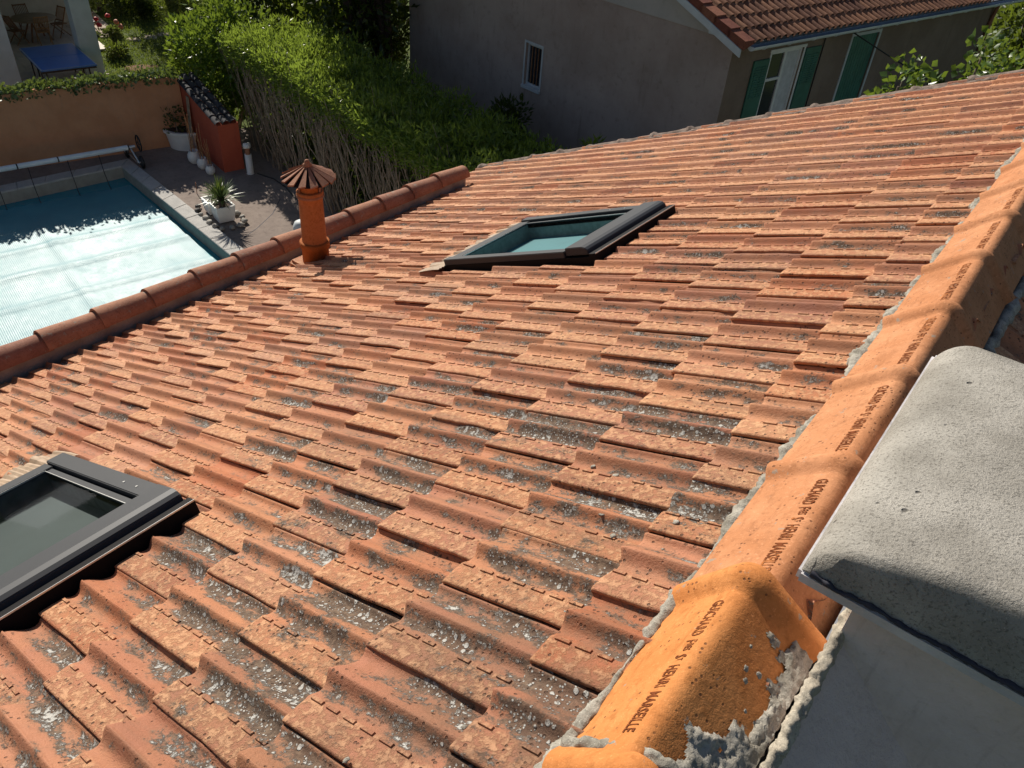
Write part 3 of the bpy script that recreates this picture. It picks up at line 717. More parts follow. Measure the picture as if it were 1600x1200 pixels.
# mortar between the first and second collar and crumbs on the near ridge tile
lumpy('mortar_bed', [(-0.148, -0.026, -0.05), (-0.10, -0.024, 0.0), (-0.045, -0.022, 0.053), (0.0, -0.020, 0.072), (0.05, -0.018, 0.04), (0.095, -0.01, 0.0)], 0.010, 0.008, M['mortar'], roof, 4, 0.45, 0.004, 9, Vector((-0.3, -0.3, 1)), 60)
m = MB()
def crumb(c, rad, seed, flat=0.6, nr=Vector((0, 0, 1))):
    bm = bmesh.new(); bmesh.ops.create_icosphere(bm, subdivisions=2, radius=1.0)
    q = nr.to_track_quat('Z', 'Y').to_matrix()
    pts = []
    for v in bm.verts:
        d = 1 + 0.55 * mnoise.fractal(v.co * 1.6 + Vector((seed * 3.7, 0, 0)), 1, 2, 3)
        p = Vector((v.co.x * d, v.co.y * d, v.co.z * d * flat)) * rad
        pts.append(Vector(c) + q @ p)
    m.add(pts, [tuple(v.index for v in f.verts) for f in bm.faces], 0, True); bm.free()
rr = random.Random(5)
for _ in range(22):
    u = rr.uniform(0.2, 0.62); v = rr.uniform(-0.5, 0.9)
    crumb(RF(u, v, rr.uniform(-0.016, 0.0)), rr.uniform(0.002, 0.008), rr.random() * 50, 0.45, NN)
for (x, y) in ((0.03, 0.29), (0.042, 0.215), (0.022, 0.20), (0.030, 0.185), (0.05, 0.15), (0.012, 0.235)):
    t = (x - RAPX) / (RR - RAPX); z = 0.085 - 0.094 * t
    crumb((x, y, z), rr.uniform(0.003, 0.006), rr.random() * 50, 0.12, Vector((0.62, 0, 0.78)))
m.build('mortar_crumbs', M['mortar'], roof)['kind'] = 'stuff'

# ---- gable verge: mortared capping tiles
def verge():
    for q in range(15):
        u0 = 0.10 + q * 0.385; u1 = u0 + 0.40
        r = random.Random(q + 90); m = MB(); vs_, fs = [], []; seg = 8
        rows = [(u0, 0.0), (u0 + 0.12, 0.0), (u0 + 0.25, 0.0), (u1 - 0.06, 0.002), (u1 - 0.045, 0.016), (u1 - 0.02, 0.020), (u1, 0.012)]
        for u, e in rows:
            for k in range(seg):
                t = math.pi * k / (seg - 1); v = 6.145 + (0.062 + e) * math.cos(t); h = -0.045 + (0.055 + e * 0.8) * math.sin(t)
                nz = mnoise.fractal(Vector((u * 13, v * 15, q)), 1, 2, 3) * 0.010
                vs_.append(RF(u, v, h + nz))
        for i in range(len(rows) - 1):
            for k in range(seg - 1): fs.append((i*seg+k, i*seg+k+1, (i+1)*seg+k+1, (i+1)*seg+k))
        m.add(vs_, fs, 0, True); m.add(vs_[-seg:], [tuple(range(seg))]); m.build('verge_tile', M['verge_mortar'], roof)
    path = [RF(u, 6.075 + 0.012 * math.sin(u * 7), -0.02) for u in np.arange(0.05, 5.8, 0.08)]
    lumpy('mortar_bed', path, 0.030, 0.018, M['verge_mortar'], roof, 31, 0.5, 0.02, 8, NN, 22)
verge()

# ---- parapet and half-round coping tiles
mb = MB(); mb.box((-4.795, -3.0, -2.45), (-4.645, 5.02, -1.975)); mb.build('parapet', plain('grey_parapet', (0.36, 0.31, 0.27), 0.9, 0, 0.2, 6, 0.5, 50), house)
mb = MB(); mb.box((-4.645, -3.0, -2.20), (-4.42, 5.02, -2.185)); mb.build('valley_gutter', plain('gutter_lining', (0.10, 0.09, 0.085), 0.6), house)
def coping_tile(k):
    r = random.Random(k + 300); m = MB(); seg = 13
    y0 = 5.04 - (k + 1) * 0.377; y1 = 5.04 - k * 0.377
    def ring(y, rad, dz): return [(-4.722 + rad * math.cos(math.pi * q / (seg - 1)), y, -1.985 + dz + rad * 1.04 * math.sin(math.pi * q / (seg - 1))) for q in range(seg)]
    rows = [ring(y0, 0.098, 0.006), ring(y0 + 0.13, 0.094, 0.003), ring(y0 + 0.26, 0.089, 0.0), ring(y1 + 0.035, 0.086, -0.003)]
    vv = [p for rw in rows for p in rw]; fs = []
    for i in range(3):
        for q in range(seg - 1): fs.append((i*seg+q, i*seg+q+1, (i+1)*seg+q+1, (i+1)*seg+q))
    m.add(vv, [f[::-1] for f in fs], 0, True)
    inner = ring(y0, 0.082, 0.006); m.add(rows[0] + inner, [(q, q + 1, seg + q + 1, seg + q) for q in range(seg - 1)])
    inn2 = ring(y0 + 0.06, 0.082, 0.006); m.add(inner + inn2, [(q, q + 1, seg + q + 1, seg + q) for q in range(seg - 1)], 0, True)
    if k == 0: m.add(rows[-1], [tuple(range(seg))])
    o = m.build('coping_tile', M['coping'], house)
    ctr = Vector((-4.722, (y0 + y1) / 2, -1.94))
    o.matrix_basis = Matrix.Translation(ctr) @ Matrix.Rotation(r.gauss(0, 0.012), 4, 'Z') @ Matrix.Rotation(r.gauss(0, 0.008) - 0.012, 4, 'X') @ Matrix.Translation(-ctr)
for k in range(17): coping_tile(k)

# ---- clay flue with finned cowl
FX, FY = -4.30, 2.83
zr = -1.90
m = MB()
m.lathe([(0.103, zr - 0.18), (0.103, zr + 0.085), (0.112, zr + 0.09), (0.114, zr + 0.135), (0.108, zr + 0.14), (0.094, zr + 0.14)], (FX, FY, 0), 32)
flue = m.build('flue', M['pipe'], house)
m = MB(); m.box((FX - 0.16, FY - 0.15, zr - 0.2), (FX + 0.14, FY + 0.15, zr - 0.035), Matrix.Identity(4)); m.build('base_tile', M['tile_far'], flue, 0.02)
m = MB()
m.lathe([(0.094, zr + 0.10), (0.090, zr + 0.45), (0.091, zr + 0.50), (0.099, zr + 0.505), (0.099, zr + 0.545), (0.093, zr + 0.55), (0.080, zr + 0.55)], (FX, FY, 0), 32)
m.build('pipe', M['pipe'], flue)
m = MB(); m.lathe([(0.076, zr + 0.53), (0.076, zr + 0.60), (0.082, zr + 0.605), (0.082, zr + 0.655), (0.070, zr + 0.655)], (FX, FY, 0), 28); m.build('neck', M['pipe'], flue)
m = MB()
for t in (0.35, 2.45, 4.5):
    c, s_ = math.cos(t), math.sin(t); Mx = Matrix.Translation((FX, FY, 0)) @ Matrix.Rotation(t, 4, 'Z')
    m.box((0.083, -0.012, zr + 0.53), (0.087, 0.012, zr + 0.66), Mx); m.box((0.084, -0.012, zr + 0.645), (0.16, 0.012, zr + 0.650), Mx)
m.build('strap', M['cowl'], flue)
m = MB(); m.lathe([(0.1005, zr + 0.505), (0.1025, zr + 0.508), (0.1025, zr + 0.522), (0.1005, zr + 0.525)], (FX, FY, 0), 32); m.build('band', M['cowl'], flue)
NF = 14
for k in range(NF):
    m = MB(); t0 = 2 * math.pi * k / NF; hw = math.pi / NF * 0.86
    def cp(rad, t, dz): return (FX + rad * math.cos(t), FY + rad * math.sin(t), zr + dz)
    ri, ro = 0.022, 0.198
    top = [cp(ri, t0 - hw, 0.742), cp(ro, t0 - hw * 0.93, 0.648), cp(ro, t0 + hw * 0.55, 0.663), cp(ri, t0 + hw, 0.746)]
    bot = [(x, y, z - 0.011) for x, y, z in top]
    m.add(top + bot, [(0, 1, 2, 3), (7, 6, 5, 4), (0, 4, 5, 1), (1, 5, 6, 2), (2, 6, 7, 3), (3, 7, 4, 0)])
    m.build('cowl_fin', M['cowl'], flue)
m = MB(); m.lathe([(0.185, zr + 0.640), (0.02, zr + 0.728), (0.0, zr + 0.73)], (FX, FY, 0), 28)
m.build('cowl_underside', plain('near_black_cone', (0.02, 0.012, 0.01), 0.9), flue)  # near-black cone, visible through the slits between the fins
m = MB(); m.lathe([(0.0, zr + 0.785), (0.012, zr + 0.782), (0.02, zr + 0.770), (0.02, zr + 0.758), (0.032, zr + 0.75), (0.034, zr + 0.738), (0.02, zr + 0.73)], (FX, FY, 0), 20); m.build('knob', M['cowl'], flue)

# ---- roof windows
def roof_window(v0, v1, blind, label, depth=0.105, reveal_m=None, apron=0.28):
    u0, u1 = 1.70, 2.78; h = 0.052
    def bx(m, ua, ub, va, vb, ha, hb, mi=0): m.box((-ub, va, ha), (-ua, vb, hb), ROOF_M, mi)
    # kerb: dark skirt all round
    m = MB()
    bx(m, u0, u0 + 0.035, v0, v1, -0.07, h - 0.012); bx(m, u1 - 0.03, u1, v0, v1, -0.07, h - 0.03)
    bx(m, u0 + 0.035, u1 - 0.03, v0, v0 + 0.03, -0.07, h - 0.028); bx(m, u0 + 0.035, u1 - 0.03, v1 - 0.03, v1, -0.07, h - 0.028)
    # flashing kicked out onto the neighbouring tiles
    w = m.build('skylight', M['skylight_dark'], house); w['label'] = label
    m = MB(); bx(m, u0 - 0.11, u0 + 0.0, v0 - 0.02, v1 + 0.05, -0.058, -0.050); bx(m, u0, u1, v0 - 0.045, v0, -0.066, -0.058); bx(m, u0, u1, v1, v1 + 0.045, -0.066, -0.058)
    m.build('flashing', M['skylight_dark'], w)
    m = MB(); bx(m, u0 - 0.003, u0 - 0.0005, v0 + 0.004, v1, h - 0.016, h - 0.011); m.build('silver_edge', M['silver'], w)
    # top cover hood with rounded front
    m = MB(); sec = [(u0 + 0.045, h - 0.02), (u0 + 0.048, h + 0.004), (u0 + 0.062, h + 0.016), (u0 + 0.085, h + 0.022), (u0 + 0.185, h + 0.020), (u0 + 0.185, h - 0.02)]
    m.prism(sec, v0 + 0.012, v1 - 0.012, lambda x, y, t: RF(x, t, y)); m.build('hood', M['skylight_grey'], w, 0.003)
    # side covers, a groove between cover and sash
    for va, vb, sgn in ((v0 + 0.003, v0 + 0.058, 1), (v1 - 0.072, v1 - 0.003, -1)):
        m = MB(); bx(m, u0 + 0.187, u1 - 0.012, va, vb, h - 0.03, h + 0.006); m.build('side_cover', M['skylight_grey'], w, 0.003)
    m = MB(); bx(m, u1 - 0.085, u1 - 0.003, v0 + 0.06, v1 - 0.074, h - 0.03, h - 0.004); m.build('bottom_rail', M['skylight_grey'], w, 0.003)
    gl = (u0 + 0.187, u1 - 0.088, v0 + 0.092, v1 - 0.108)
    for va, vb in ((v0 + 0.066, gl[2]), (gl[3], v1 - 0.080)):
        m = MB(); bx(m, gl[0], gl[1], va, vb, h - 0.04, h - 0.010); m.build('sash', M['skylight_grey'], w, 0.002)
    m = MB(); bx(m, gl[0], gl[1], gl[2] - 0.003, gl[2] - 0.0005, h - 0.009, h - 0.006); bx(m, gl[1] - 0.004, gl[1] - 0.001, gl[2], gl[3], h - 0.010, h - 0.004); bx(m, gl[0], gl[1], gl[3] + 0.0005, gl[3] + 0.003, h - 0.009, h - 0.006); m.build('bead', M['silver'], w)
    m = MB(); m.add([RF(gl[0], gl[2], h - 0.014), RF(gl[1], gl[2], h - 0.014), RF(gl[1], gl[3], h - 0.014), RF(gl[0], gl[3], h - 0.014)], [(0, 3, 2, 1)]); m.build('pane', M['pane'], w)
    d = h - depth
    m = MB()
    A_ = [RF(gl[0], gl[2], h - 0.016), RF(gl[1], gl[2], h - 0.016), RF(gl[1], gl[3], h - 0.016), RF(gl[0], gl[3], h - 0.016)]
    B_ = [RF(gl[0], gl[2], d), RF(gl[1], gl[2], d), RF(gl[1], gl[3], d), RF(gl[0], gl[3], d)]
    m.add(A_ + B_, [(0, 1, 5, 4), (1, 2, 6, 5), (2, 3, 7, 6), (3, 0, 4, 7)]); m.build('reveal', reveal_m or M['reveal'], w)
    m = MB(); m.add(B_, [(0, 3, 2, 1)]); m.build('blind', blind, w)
    # pleated apron over the tiles below
    m = MB(); n = int((v1 - v0 + 0.1) / 0.011); vs_, fs = [], []
    for k in range(n + 1):
        v = v0 - 0.05 + k * 0.011; z = 0.004 if k % 2 else -0.001
        f = (v / TW) % 1.0; tz = np.interp(f, [p[0] for p in PROF[1:]], [p[1] for p in PROF[1:]]) * 0.001
        f2 = ((v / TW) - 0.5) % 1.0
        for t, (u, hh) in enumerate(((u1 - 0.01, 0.02), (u1 + apron * 0.3, 0.020 + tz * 0.15), (u1 + apron * 0.65, 0.016 + tz * 0.5), (u1 + apron, 0.010 + tz * 0.8))): vs_.append(RF(u, v, hh + z))
    for k in range(n):
        for t in range(3): fs.append((k*4+t, k*4+t+1, (k+1)*4+t+1, (k+1)*4+t))
    m.add(vs_, fs); m.build('lead_apron', M['lead'], w)
    # two small bright screws on the far cover
    m = MB()
    for u in (u0 + 0.30, u0 + 0.40): m.box((-u - 0.004, v1 - 0.045, h + 0.006), (-u + 0.004, v1 - 0.038, h + 0.008), ROOF_M)
    m.build('screw', M['silver'], w)
    return w
roof_window(2.362, 3.170, M['blind'], 'dark grey roof window with a teal blind behind its pane, far up the roof', apron=0.17)
roof_window(-0.645, 0.165, M['blind_dark'], 'dark grey roof window with a slate grey blind, at the near left edge', 0.09, plain('dark_lining', (0.06, 0.065, 0.065), 0.8, 0, 0.3, 25))
# spare red tile piece sticking up beside the far window
m = MB(); m.box((-2.85, 3.19, -0.02), (-2.73, 3.25, 0.045), ROOF_M); m.build('flashing_tile', M['verge_red'], roof, 0.006)

# ---- rendered chimney stack with a domed cement cap
m = MB(); m.box((0.112, 0.335, -3.2), (1.0, 1.0, 0.174)); stack = m.build('chimney_stack', M['stack'], house)
def apron_z(y): return 0.117 - 0.345 * (0.45 - y)
m = MB(); q = [(0.110, 0.50, apron_z(0.50)), (0.110, -0.45, apron_z(-0.45)), (1.05, -0.45, apron_z(-0.45) - 0.94), (1.05, 0.50, apron_z(0.50) - 0.94)]
m.add(q + [(0.110, 0.50, -2.6), (0.110, -0.45, -2.6), (1.05, -0.45, -2.6), (1.05, 0.50, -2.6)], [(0, 1, 2, 3), (0, 4, 5, 1), (1, 5, 6, 2), (7, 6, 5, 4)])
m.build('cement_apron', M['stack'], stack)
lumpy('edge_render', [(0.113 + 0.002 * mnoise.noise(Vector((y * 20, 0, 0))), y, apron_z(y) - 0.002) for y in np.arange(-0.40, 0.44, 0.01)], 0.011, 0.013, M['sand_render'], stack, 8, 0.45, 0.003, 9, Vector((-0.2, 0, 1)), 70)
# slab plate
m = MB(); m.box((0.022, 0.297, 0.174), (1.1, 1.07, 0.202)); m.build('slab', M['slab'], stack, 0.006)
# domed cap
def cap():
    m = MB(); x0, x1, y0, y1 = 0.026, 1.15, 0.301, 1.10; z0 = 0.204
    nx, ny = 60, 60; vs_, fs = [], []
    for i in range(nx + 1):
        for k in range(ny + 1):
            s_ = i / nx; t = k / ny; x = x0 + (x1 - x0) * s_ ** 1.5; y = y0 + (y1 - y0) * (t + 0.06 * math.sin(2 * math.pi * t) * -1)
            # rounded corner plan
            dx = (x - x0); dy0 = (y - y0); dy1 = (y1 - y)
            rc = 0.075
            e = min(dx, dy1 * 1.0)
            if dx < rc and dy1 < rc:
                e = rc - math.hypot(rc - dx, rc - dy1)
            e = max(e, 0.0)
            h1 = 0.034 * (1 - math.exp(-e / 0.014)) + 0.090 * (1 - math.exp(-e / 0.16))
            h2 = 0.125 * min(1.0, (dy0 / 0.05)) ** 0.5 + 0.03 * (1 - math.exp(-dy0 / 0.3))
            z = z0 + min(h1, h2) - 0.25 * max(0, 0.012 - abs(h1 - h2))
            if dx < rc and dy1 < rc and math.hypot(rc - dx, rc - dy1) > rc:
                f = rc / math.hypot(rc - dx, rc - dy1); x = x0 + rc - (rc - dx) * f; y = y1 - rc + (rc - dy1) * f
            z += 0.0018 * mnoise.fractal(Vector((x * 22, y * 22, 0)), 1, 2, 4)
            vs_.append((x, y, z))
    for i in range(nx):
        for k in range(ny): a_ = i*(ny+1)+k; fs.append((a_, a_+ny+1, a_+ny+2, a_+1))
    m.add(vs_, fs, 0, True)
    # skirt
    for row in ([i*(ny+1) for i in range(nx+1)], [k for k in range(ny+1)], [i*(ny+1)+ny for i in range(nx+1)]):
        top = [vs_[q] for q in row]; low = [(x, y, 0.200) for x, y, z in top]; n = len(row)
        m.add(top + low, [(q, q+1, n+q+1, n+q) for q in range(n-1)], 0, True)
    return m.build('cement_cap', M['cap'], stack)
cap()
lumpy('tar_seam', [(x, 0.298, 0.203 + 0.002 * math.sin(x * 60)) for x in np.arange(0.04, 1.1, 0.02)], 0.004, 0.005, M['crack'], stack, 14, 0.8, 0.004, 6, Vector((0, -0.8, 0.6)), 90)
# zinc flashing between ridge and stack
m = MB(); m.box((0.079, -0.9, -2.5), (0.1095, 0.334, -0.16)); m.box((0.0985, 0.350, -0.5), (0.1105, 0.90, 0.0)); m.build('zinc_flashing', M['zinc'], stack)

# ================================================================== grounds
m = MB()
m.add([(-400, -400, -7.30), (400, -400, -7.30), (400, 400, -7.30), (-400, 400, -7.30)], [(0, 1, 2, 3)]); tag(m.build('ground', M['lawn']), kind='structure')
# patio round the pool
QO = [(4.19, 20.37), (4.98, 10.0), (-3.6, 9.4), (-3.6, 19.75)]     # outer coping a,b
QI = [(3.89, 19.98), (4.58, 10.45), (-3.2, 9.9), (-3.2, 19.38)]
RO = [(13.5, 21.05), (13.5, 0.0), (-12.0, 0.0), (-12.0, 21.6)]
m = MB()
for k in range(4):
    n = (k + 1) % 4
    m.add([W(*RO[k], -7.0), W(*RO[n], -7.0), W(*QO[n], -7.0), W(*QO[k], -7.0)], [(0, 3, 2, 1)])
    m.add([W(*RO[k], -7.0), W(*RO[n], -7.0), W(*RO[n], -7.31), W(*RO[k], -7.31)], [(0, 1, 2, 3)])
tag(m.build('patio', M['patio']), kind='structure')
m = MB(); pts = [(2.0, 0.0), (4.9, 15.2), (5.6, 15.75), (6.6, 16.3)]
jp = [W(4.75, 14.9, -6.9985), W(5.3, 15.25, -6.9985), W(5.9, 15.75, -6.9985), W(6.4, 16.4, -6.9985)]
for p, q in zip(jp[:-1], jp[1:]):
    d = (q - p).normalized(); s_ = Vector((-d.y, d.x, 0)) * 0.009; m.add([p - s_, q - s_, q + s_, p + s_], [(0, 1, 2, 3)])
tag(m.build('patio_crack', M['crack']), kind='structure')
# pool
pool = empty('swimming_pool', 'rectangular swimming pool with pale stone coping behind the roof edge', 'swimming pool', W(0.5, 15, -7.0))
m = MB()
for k in range(4):
    n = (k + 1) % 4
    m.add([W(*QI[k], -7.005), W(*QI[n], -7.005), W(*QI[n], -8.6), W(*QI[k], -8.6)], [(0, 3, 2, 1)])
m.add([W(*QI[0], -8.6), W(*QI[1], -8.6), W(*QI[2], -8.6), W(*QI[3], -8.6)], [(0, 1, 2, 3)])
m.build('basin', M['basin'], pool)
def coping_run(O0, O1, I0, I1, n):
    for k in range(n):
        t0, t1 = k / n + 0.0005, (k + 1) / n - 0.0005
        L2 = lambda A, B, t: (A[0] + (B[0] - A[0]) * t, A[1] + (B[1] - A[1]) * t)
        o0, o1, i0, i1 = L2(O0, O1, t0), L2(O0, O1, t1), L2(I0, I1, t0), L2(I0, I1, t1)
        z1 = -6.965 + rng.uniform(-0.003, 0.003); m = MB()
        p = [W(*o0, -7.03), W(*o1, -7.03), W(*i1, -7.03), W(*i0, -7.03), W(*o0, z1), W(*o1, z1), W(*i1, z1), W(*i0, z1)]
        m.add(p, [(0, 1, 2, 3), (7, 6, 5, 4), (0, 4, 5, 1), (1, 5, 6, 2), (2, 6, 7, 3), (3, 7, 4, 0)])
        m.build('coping_stone', M['coping_stone'], pool, 0.008)
for k, n in ((0, 16), (1, 8), (2, 10), (3, 12)): coping_run(QO[k], QO[(k+1)%4], QI[k], QI[(k+1)%4], n)
adopt(pool)
m = MB(); m.add([W(*q, -7.27) for q in QI], [(0, 3, 2, 1)]); tag(m.build('water', M['water']), kind='structure')
# bubble cover
def cover():
    na, nb = 60, 90; vs_, fs = [], []
    for i in range(na + 1):
        for k in range(nb + 1):
            s_ = i / na; t = k / nb; bq = 19.42 + (9.95 - 19.42) * t
            ar = 3.98 + (4.53 - 3.98) * (19.9 - bq) / (19.9 - 10.0) - 0.14
            al = -3.15; a_ = al + (ar - al) * s_ + (0.02 * mnoise.noise(Vector((0, bq * 2.3, 5))) if i == na else 0)
            z = -7.245 + 0.006 * mnoise.noise(Vector((a_ * 1.6, bq * 1.2, 0)))
            for c, hh in ((18.0, 0.02), (17.2, 0.03), (16.1, 0.03), (14.9, 0.02), (13.2, 0.03), (11.8, 0.03)):
                z += 1.6 * hh * max(0, 1 - abs(bq - c - 0.10 * mnoise.noise(Vector((a_ * 0.8, c, 0)))) / 0.11)
            for c in (1.6, -0.4): z += 0.035 * max(0, 1 - abs(a_ - c - 0.05 * mnoise.noise(Vector((bq * 0.9, c, 0)))) / 0.08)
            z += 0.004 * mnoise.fractal(Vector((a_ * 3, bq * 2.5, 2)), 1, 2, 3)
            vs_.append(W(a_, bq, z))
    for i in range(na):
        for k in range(nb): q = i*(nb+1)+k; fs.append((q, q+1, q+nb+2, q+nb+1))
    m = MB(); m.add(vs_, [f[::-1] for f in fs], 0, True); o = m.build('pool_cover', M['cover'])
    tag(o, 'ribbed solar bubble sheet floating on the pool, glaring white in the sun', 'pool cover')
    for a_ in (3.45, 2.75, 1.9, 1.2, 0.35):
        s2 = MB(); s2.tube([W(a_, 20.02, -6.58), W(a_ - 0.03, 19.75, -6.9), W(a_ - 0.04, 19.5, -7.22), W(a_ - 0.05, 19.35, -7.23)], 0.009, 5); s2.build('strap', M['black'], o)
cover()
# reel
reel = empty('cover_reel', 'white pool cover roller on black wheeled trolley in front of the peach wall', 'pool reel', W(1.5, 20.0, -7.0))
segs = [(-3.4, -2.2), (-2.18, -0.6), (-0.58, 0.48), (0.5, 1.68), (1.7, 2.55), (2.57, 4.15)]
for a0, a1 in segs:
    m = MB(); m.tube([W(a0, 20.03, -6.56), W(a1, 20.03, -6.56)], 0.062, 14); m.build('tube', M['gutter'], reel)
    m = MB(); m.tube([W(a1 - 0.005, 20.03, -6.56), W(a1 + 0.025, 20.03, -6.56)], 0.066, 14); m.build('strap_ring', M['black'], reel)
m = MB()
m.tube([W(4.2, 20.03, -6.56), W(4.28, 19.78, -6.9)], 0.022, 8); m.tube([W(4.2, 20.03, -6.56), W(4.22, 20.5, -6.85)], 0.022, 8); m.tube([W(4.16, 20.03, -6.56), W(4.32, 20.03, -6.56)], 0.04, 10); m.tube([W(4.24, 19.8, -6.88), W(4.24, 20.52, -6.88)], 0.02, 8)
m.build('trolley', M['metal'], reel)
def wheel(c, axis, rad, th, parent, name):
    m = MB(); ax = axis.normalized(); pts = [c - ax * th, c - ax * th * 0.8, c + ax * th * 0.8, c + ax * th]
    m.tube(pts, [rad * 0.8, rad, rad, rad * 0.8], 20); m.tube([c - ax * th * 1.3, c + ax * th * 1.3], rad * 0.16, 8, 1); return m.build(name, [M['black'], M['metal']], parent)
wheel(W(4.32, 19.70, -6.85), EA, 0.15, 0.035, reel, 'wheel'); wheel(W(4.22, 20.56, -6.85), EA, 0.15, 0.035, reel, 'wheel')
m = MB(); c = W(4.42, 20.03, -6.50); ring = [c + (EB * math.cos(t) + EZ * math.sin(t)) * 0.19 for t in np.linspace(0, 2 * math.pi, 25)]
m.tube(ring, 0.018, 6); m.tube([ring[0], ring[12]], 0.012, 6); m.tube([ring[6], ring[18]], 0.012, 6); m.build('hand_wheel', M['black'], reel)
adopt(reel)

# peach wall with ivy
wall_o = empty('garden_wall', 'peach painted garden wall topped with ivy, behind the pool', 'wall', W(1, 21.2, -7.0))
m = MB()
def quadwall(mb, P0, P1, th, z0, zt0, zt1):
    d = Vector((P1[0] - P0[0], P1[1] - P0[1])).normalized(); nx = Vector((-d.y, d.x)) * th
    pts = [(P0, z0), (P1, z0), ((P1[0] + nx.x, P1[1] + nx.y), z0), ((P0[0] + nx.x, P0[1] + nx.y), z0), (P0, zt0), (P1, zt1), ((P1[0] + nx.x, P1[1] + nx.y), zt1), ((P0[0] + nx.x, P0[1] + nx.y), zt0)]
    mb.add([W(*p, z) for p, z in pts], [(0, 1, 2, 3), (4, 7, 6, 5), (0, 4, 5, 1), (1, 5, 6, 2), (2, 6, 7, 3), (3, 7, 4, 0)])
quadwall(m, (5.88, 20.72), (-12.0, 22.0), -0.22, -7.3, -5.27, -5.16)
m.build('masonry', M['orange_wall'], wall_o)

def leaf_cloud(name, mat, pts, dirs, length, width, parent=None, jitter=0.5, fold=0.25, seed=1):
    """leaf-shaped folded faces: base, two sides, tip"""
    rg = np.random.default_rng(seed); n = len(pts); pts = np.asarray(pts, float); dirs = np.asarray(dirs, float)
    d = dirs + rg.normal(0, jitter, (n, 3)); d /= np.linalg.norm(d, axis=1)[:, None] + 1e-9
    t = rg.normal(0, 1, (n, 3)); t[:, 2] *= 0.4; sd_ = np.cross(d, t); sd_ /= np.linalg.norm(sd_, axis=1)[:, None] + 1e-9
    nn = np.cross(sd_, d); L = (length * rg.uniform(0.65, 1.25, n))[:, None]; Wd = (width * rg.uniform(0.7, 1.2, n))[:, None]
    p0 = pts; p1 = pts + d * L * 0.45 + sd_ * Wd * 0.5 + nn * Wd * fold; p2 = pts + d * L - nn * L * 0.08; p3 = pts + d * L * 0.45 - sd_ * Wd * 0.5 + nn * Wd * fold
    V = np.stack([p0, p1, p2, p3], 1).reshape(-1, 3)
    me = bpy.data.meshes.new(name); me.vertices.add(4 * n); me.vertices.foreach_set('co', V.ravel())
    idx = np.arange(n)[:, None] * 4; tri = np.concatenate([idx + [0, 1, 2], idx + [0, 2, 3]], 1).reshape(-1)
    me.loops.add(6 * n); me.loops.foreach_set('vertex_index', tri.astype(np.int32))
    me.polygons.add(2 * n); me.polygons.foreach_set('loop_start', np.arange(0, 6 * n, 3, dtype=np.int32))
    me.update(calc_edges=True); me.validate()
    return finish(name, me, mat, parent)
def ab_arr(a, b, z): return np.outer(a, EA) + np.outer(b, EB) + np.outer(z, EZ)
n = 5200; rg = np.random.default_rng(3)
bb = 21.0 + rg.normal(0.03, 0.14, n); aa = rg.uniform(-4.5, 5.9, n); bb += (5.88 - aa) * 0.0716 - 0.22
zz = -5.24 + np.abs(rg.normal(0, 0.065, n)) + 0.03 * np.sin(aa * 5.1) - 0.16 * (rg.random(n) < 0.22) + (5.88 - aa) * 0.006
dr = np.stack([-rg.normal(0, 0.6, n), rg.normal(0, 0.6, n), rg.uniform(0.1, 1, n)], 1)
iv = leaf_cloud('ivy', M['leaf_ivy'], ab_arr(aa, bb, zz), dr, 0.10, 0.085, wall_o, 0.6, 0.15, 4)
adopt(wall_o)

# red wall
redw = empty('red_wall', 'low brick red side wall with dark capping tiles below the leafy shrub', 'wall', W(6.1, 19.6, -7.0))
m = MB(); quadwall(m, (5.90, 18.47), (5.90, 20.95), -0.52, -7.3, -5.82, -5.36); m.build('masonry', M['red_wall'], redw)
def capping(k):
    for side in (0, 1, 2):
        m = MB(); b0 = 18.42 + k * 0.36; b1 = b0 + 0.40; z0 = -5.80 + (b0 - 18.47) * 0.185; z1 = -5.80 + (b1 - 18.47) * 0.185
        a_c = 5.93 + side * 0.19; seg = 7; vv = []
        for b_, z, rd in ((b0, z0 + 0.02, 0.095), (b1, z1 + 0.005, 0.082)):
            for q in range(seg): t = math.pi * q / (seg - 1); vv.append(W(a_c + rd * math.cos(t), b_, z + 0.8 * rd * math.sin(t)))
        m.add(vv, [(q, q + 1, seg + q + 1, seg + q) for q in range(seg - 1)], 0, True)
        m.build('capping_tile', M['dark_tile'], redw)
for k in range(7): capping(k)
adopt(redw)

# ------- patio objects
def pot(name, c, prof, seg, mat, label, cat, group=None):
    m = MB(); m.lathe(prof, c, seg); o = empty(name, label, cat, c, group)
    b_ = m.build('bowl', mat, o); return o
# quarter-round corner planter
cp_o = empty('corner_planter', 'large white quarter-round planter with a small plant in the wall corner', 'planter', W(5.3, 20.5, -7.0))
def quarter(rad, z, n=14):
    return [W(5.86, 20.68, z)] + [W(5.86 - rad * math.cos(t), 20.68 - rad * math.sin(t), z) for t in np.linspace(0, math.pi / 2, n)]
m = MB(); A0, A1, A2, A3 = quarter(0.50, -7.0), quarter(0.57, -6.57), quarter(0.62, -6.57), quarter(0.62, -6.50); n = len(A0)
for X, Y in ((A0, A1), (A1, A2), (A2, A3)): m.add(X + Y, [(q, (q + 1) % n, n + (q + 1) % n, n + q) for q in range(n)], 0, False)
m.add(A3, [tuple(range(n))]); m.build('bowl', M['white'], cp_o)
m = MB(); m.add(quarter(0.54, -6.496), [tuple(range(n))]); m.build('soil', M['soil'], cp_o)
k = 130; rg = np.random.default_rng(11); th = rg.uniform(0, 6.28, k); rr_ = rg.random(k) ** 0.6 * 0.34; hz = rg.uniform(0, 0.55, k)
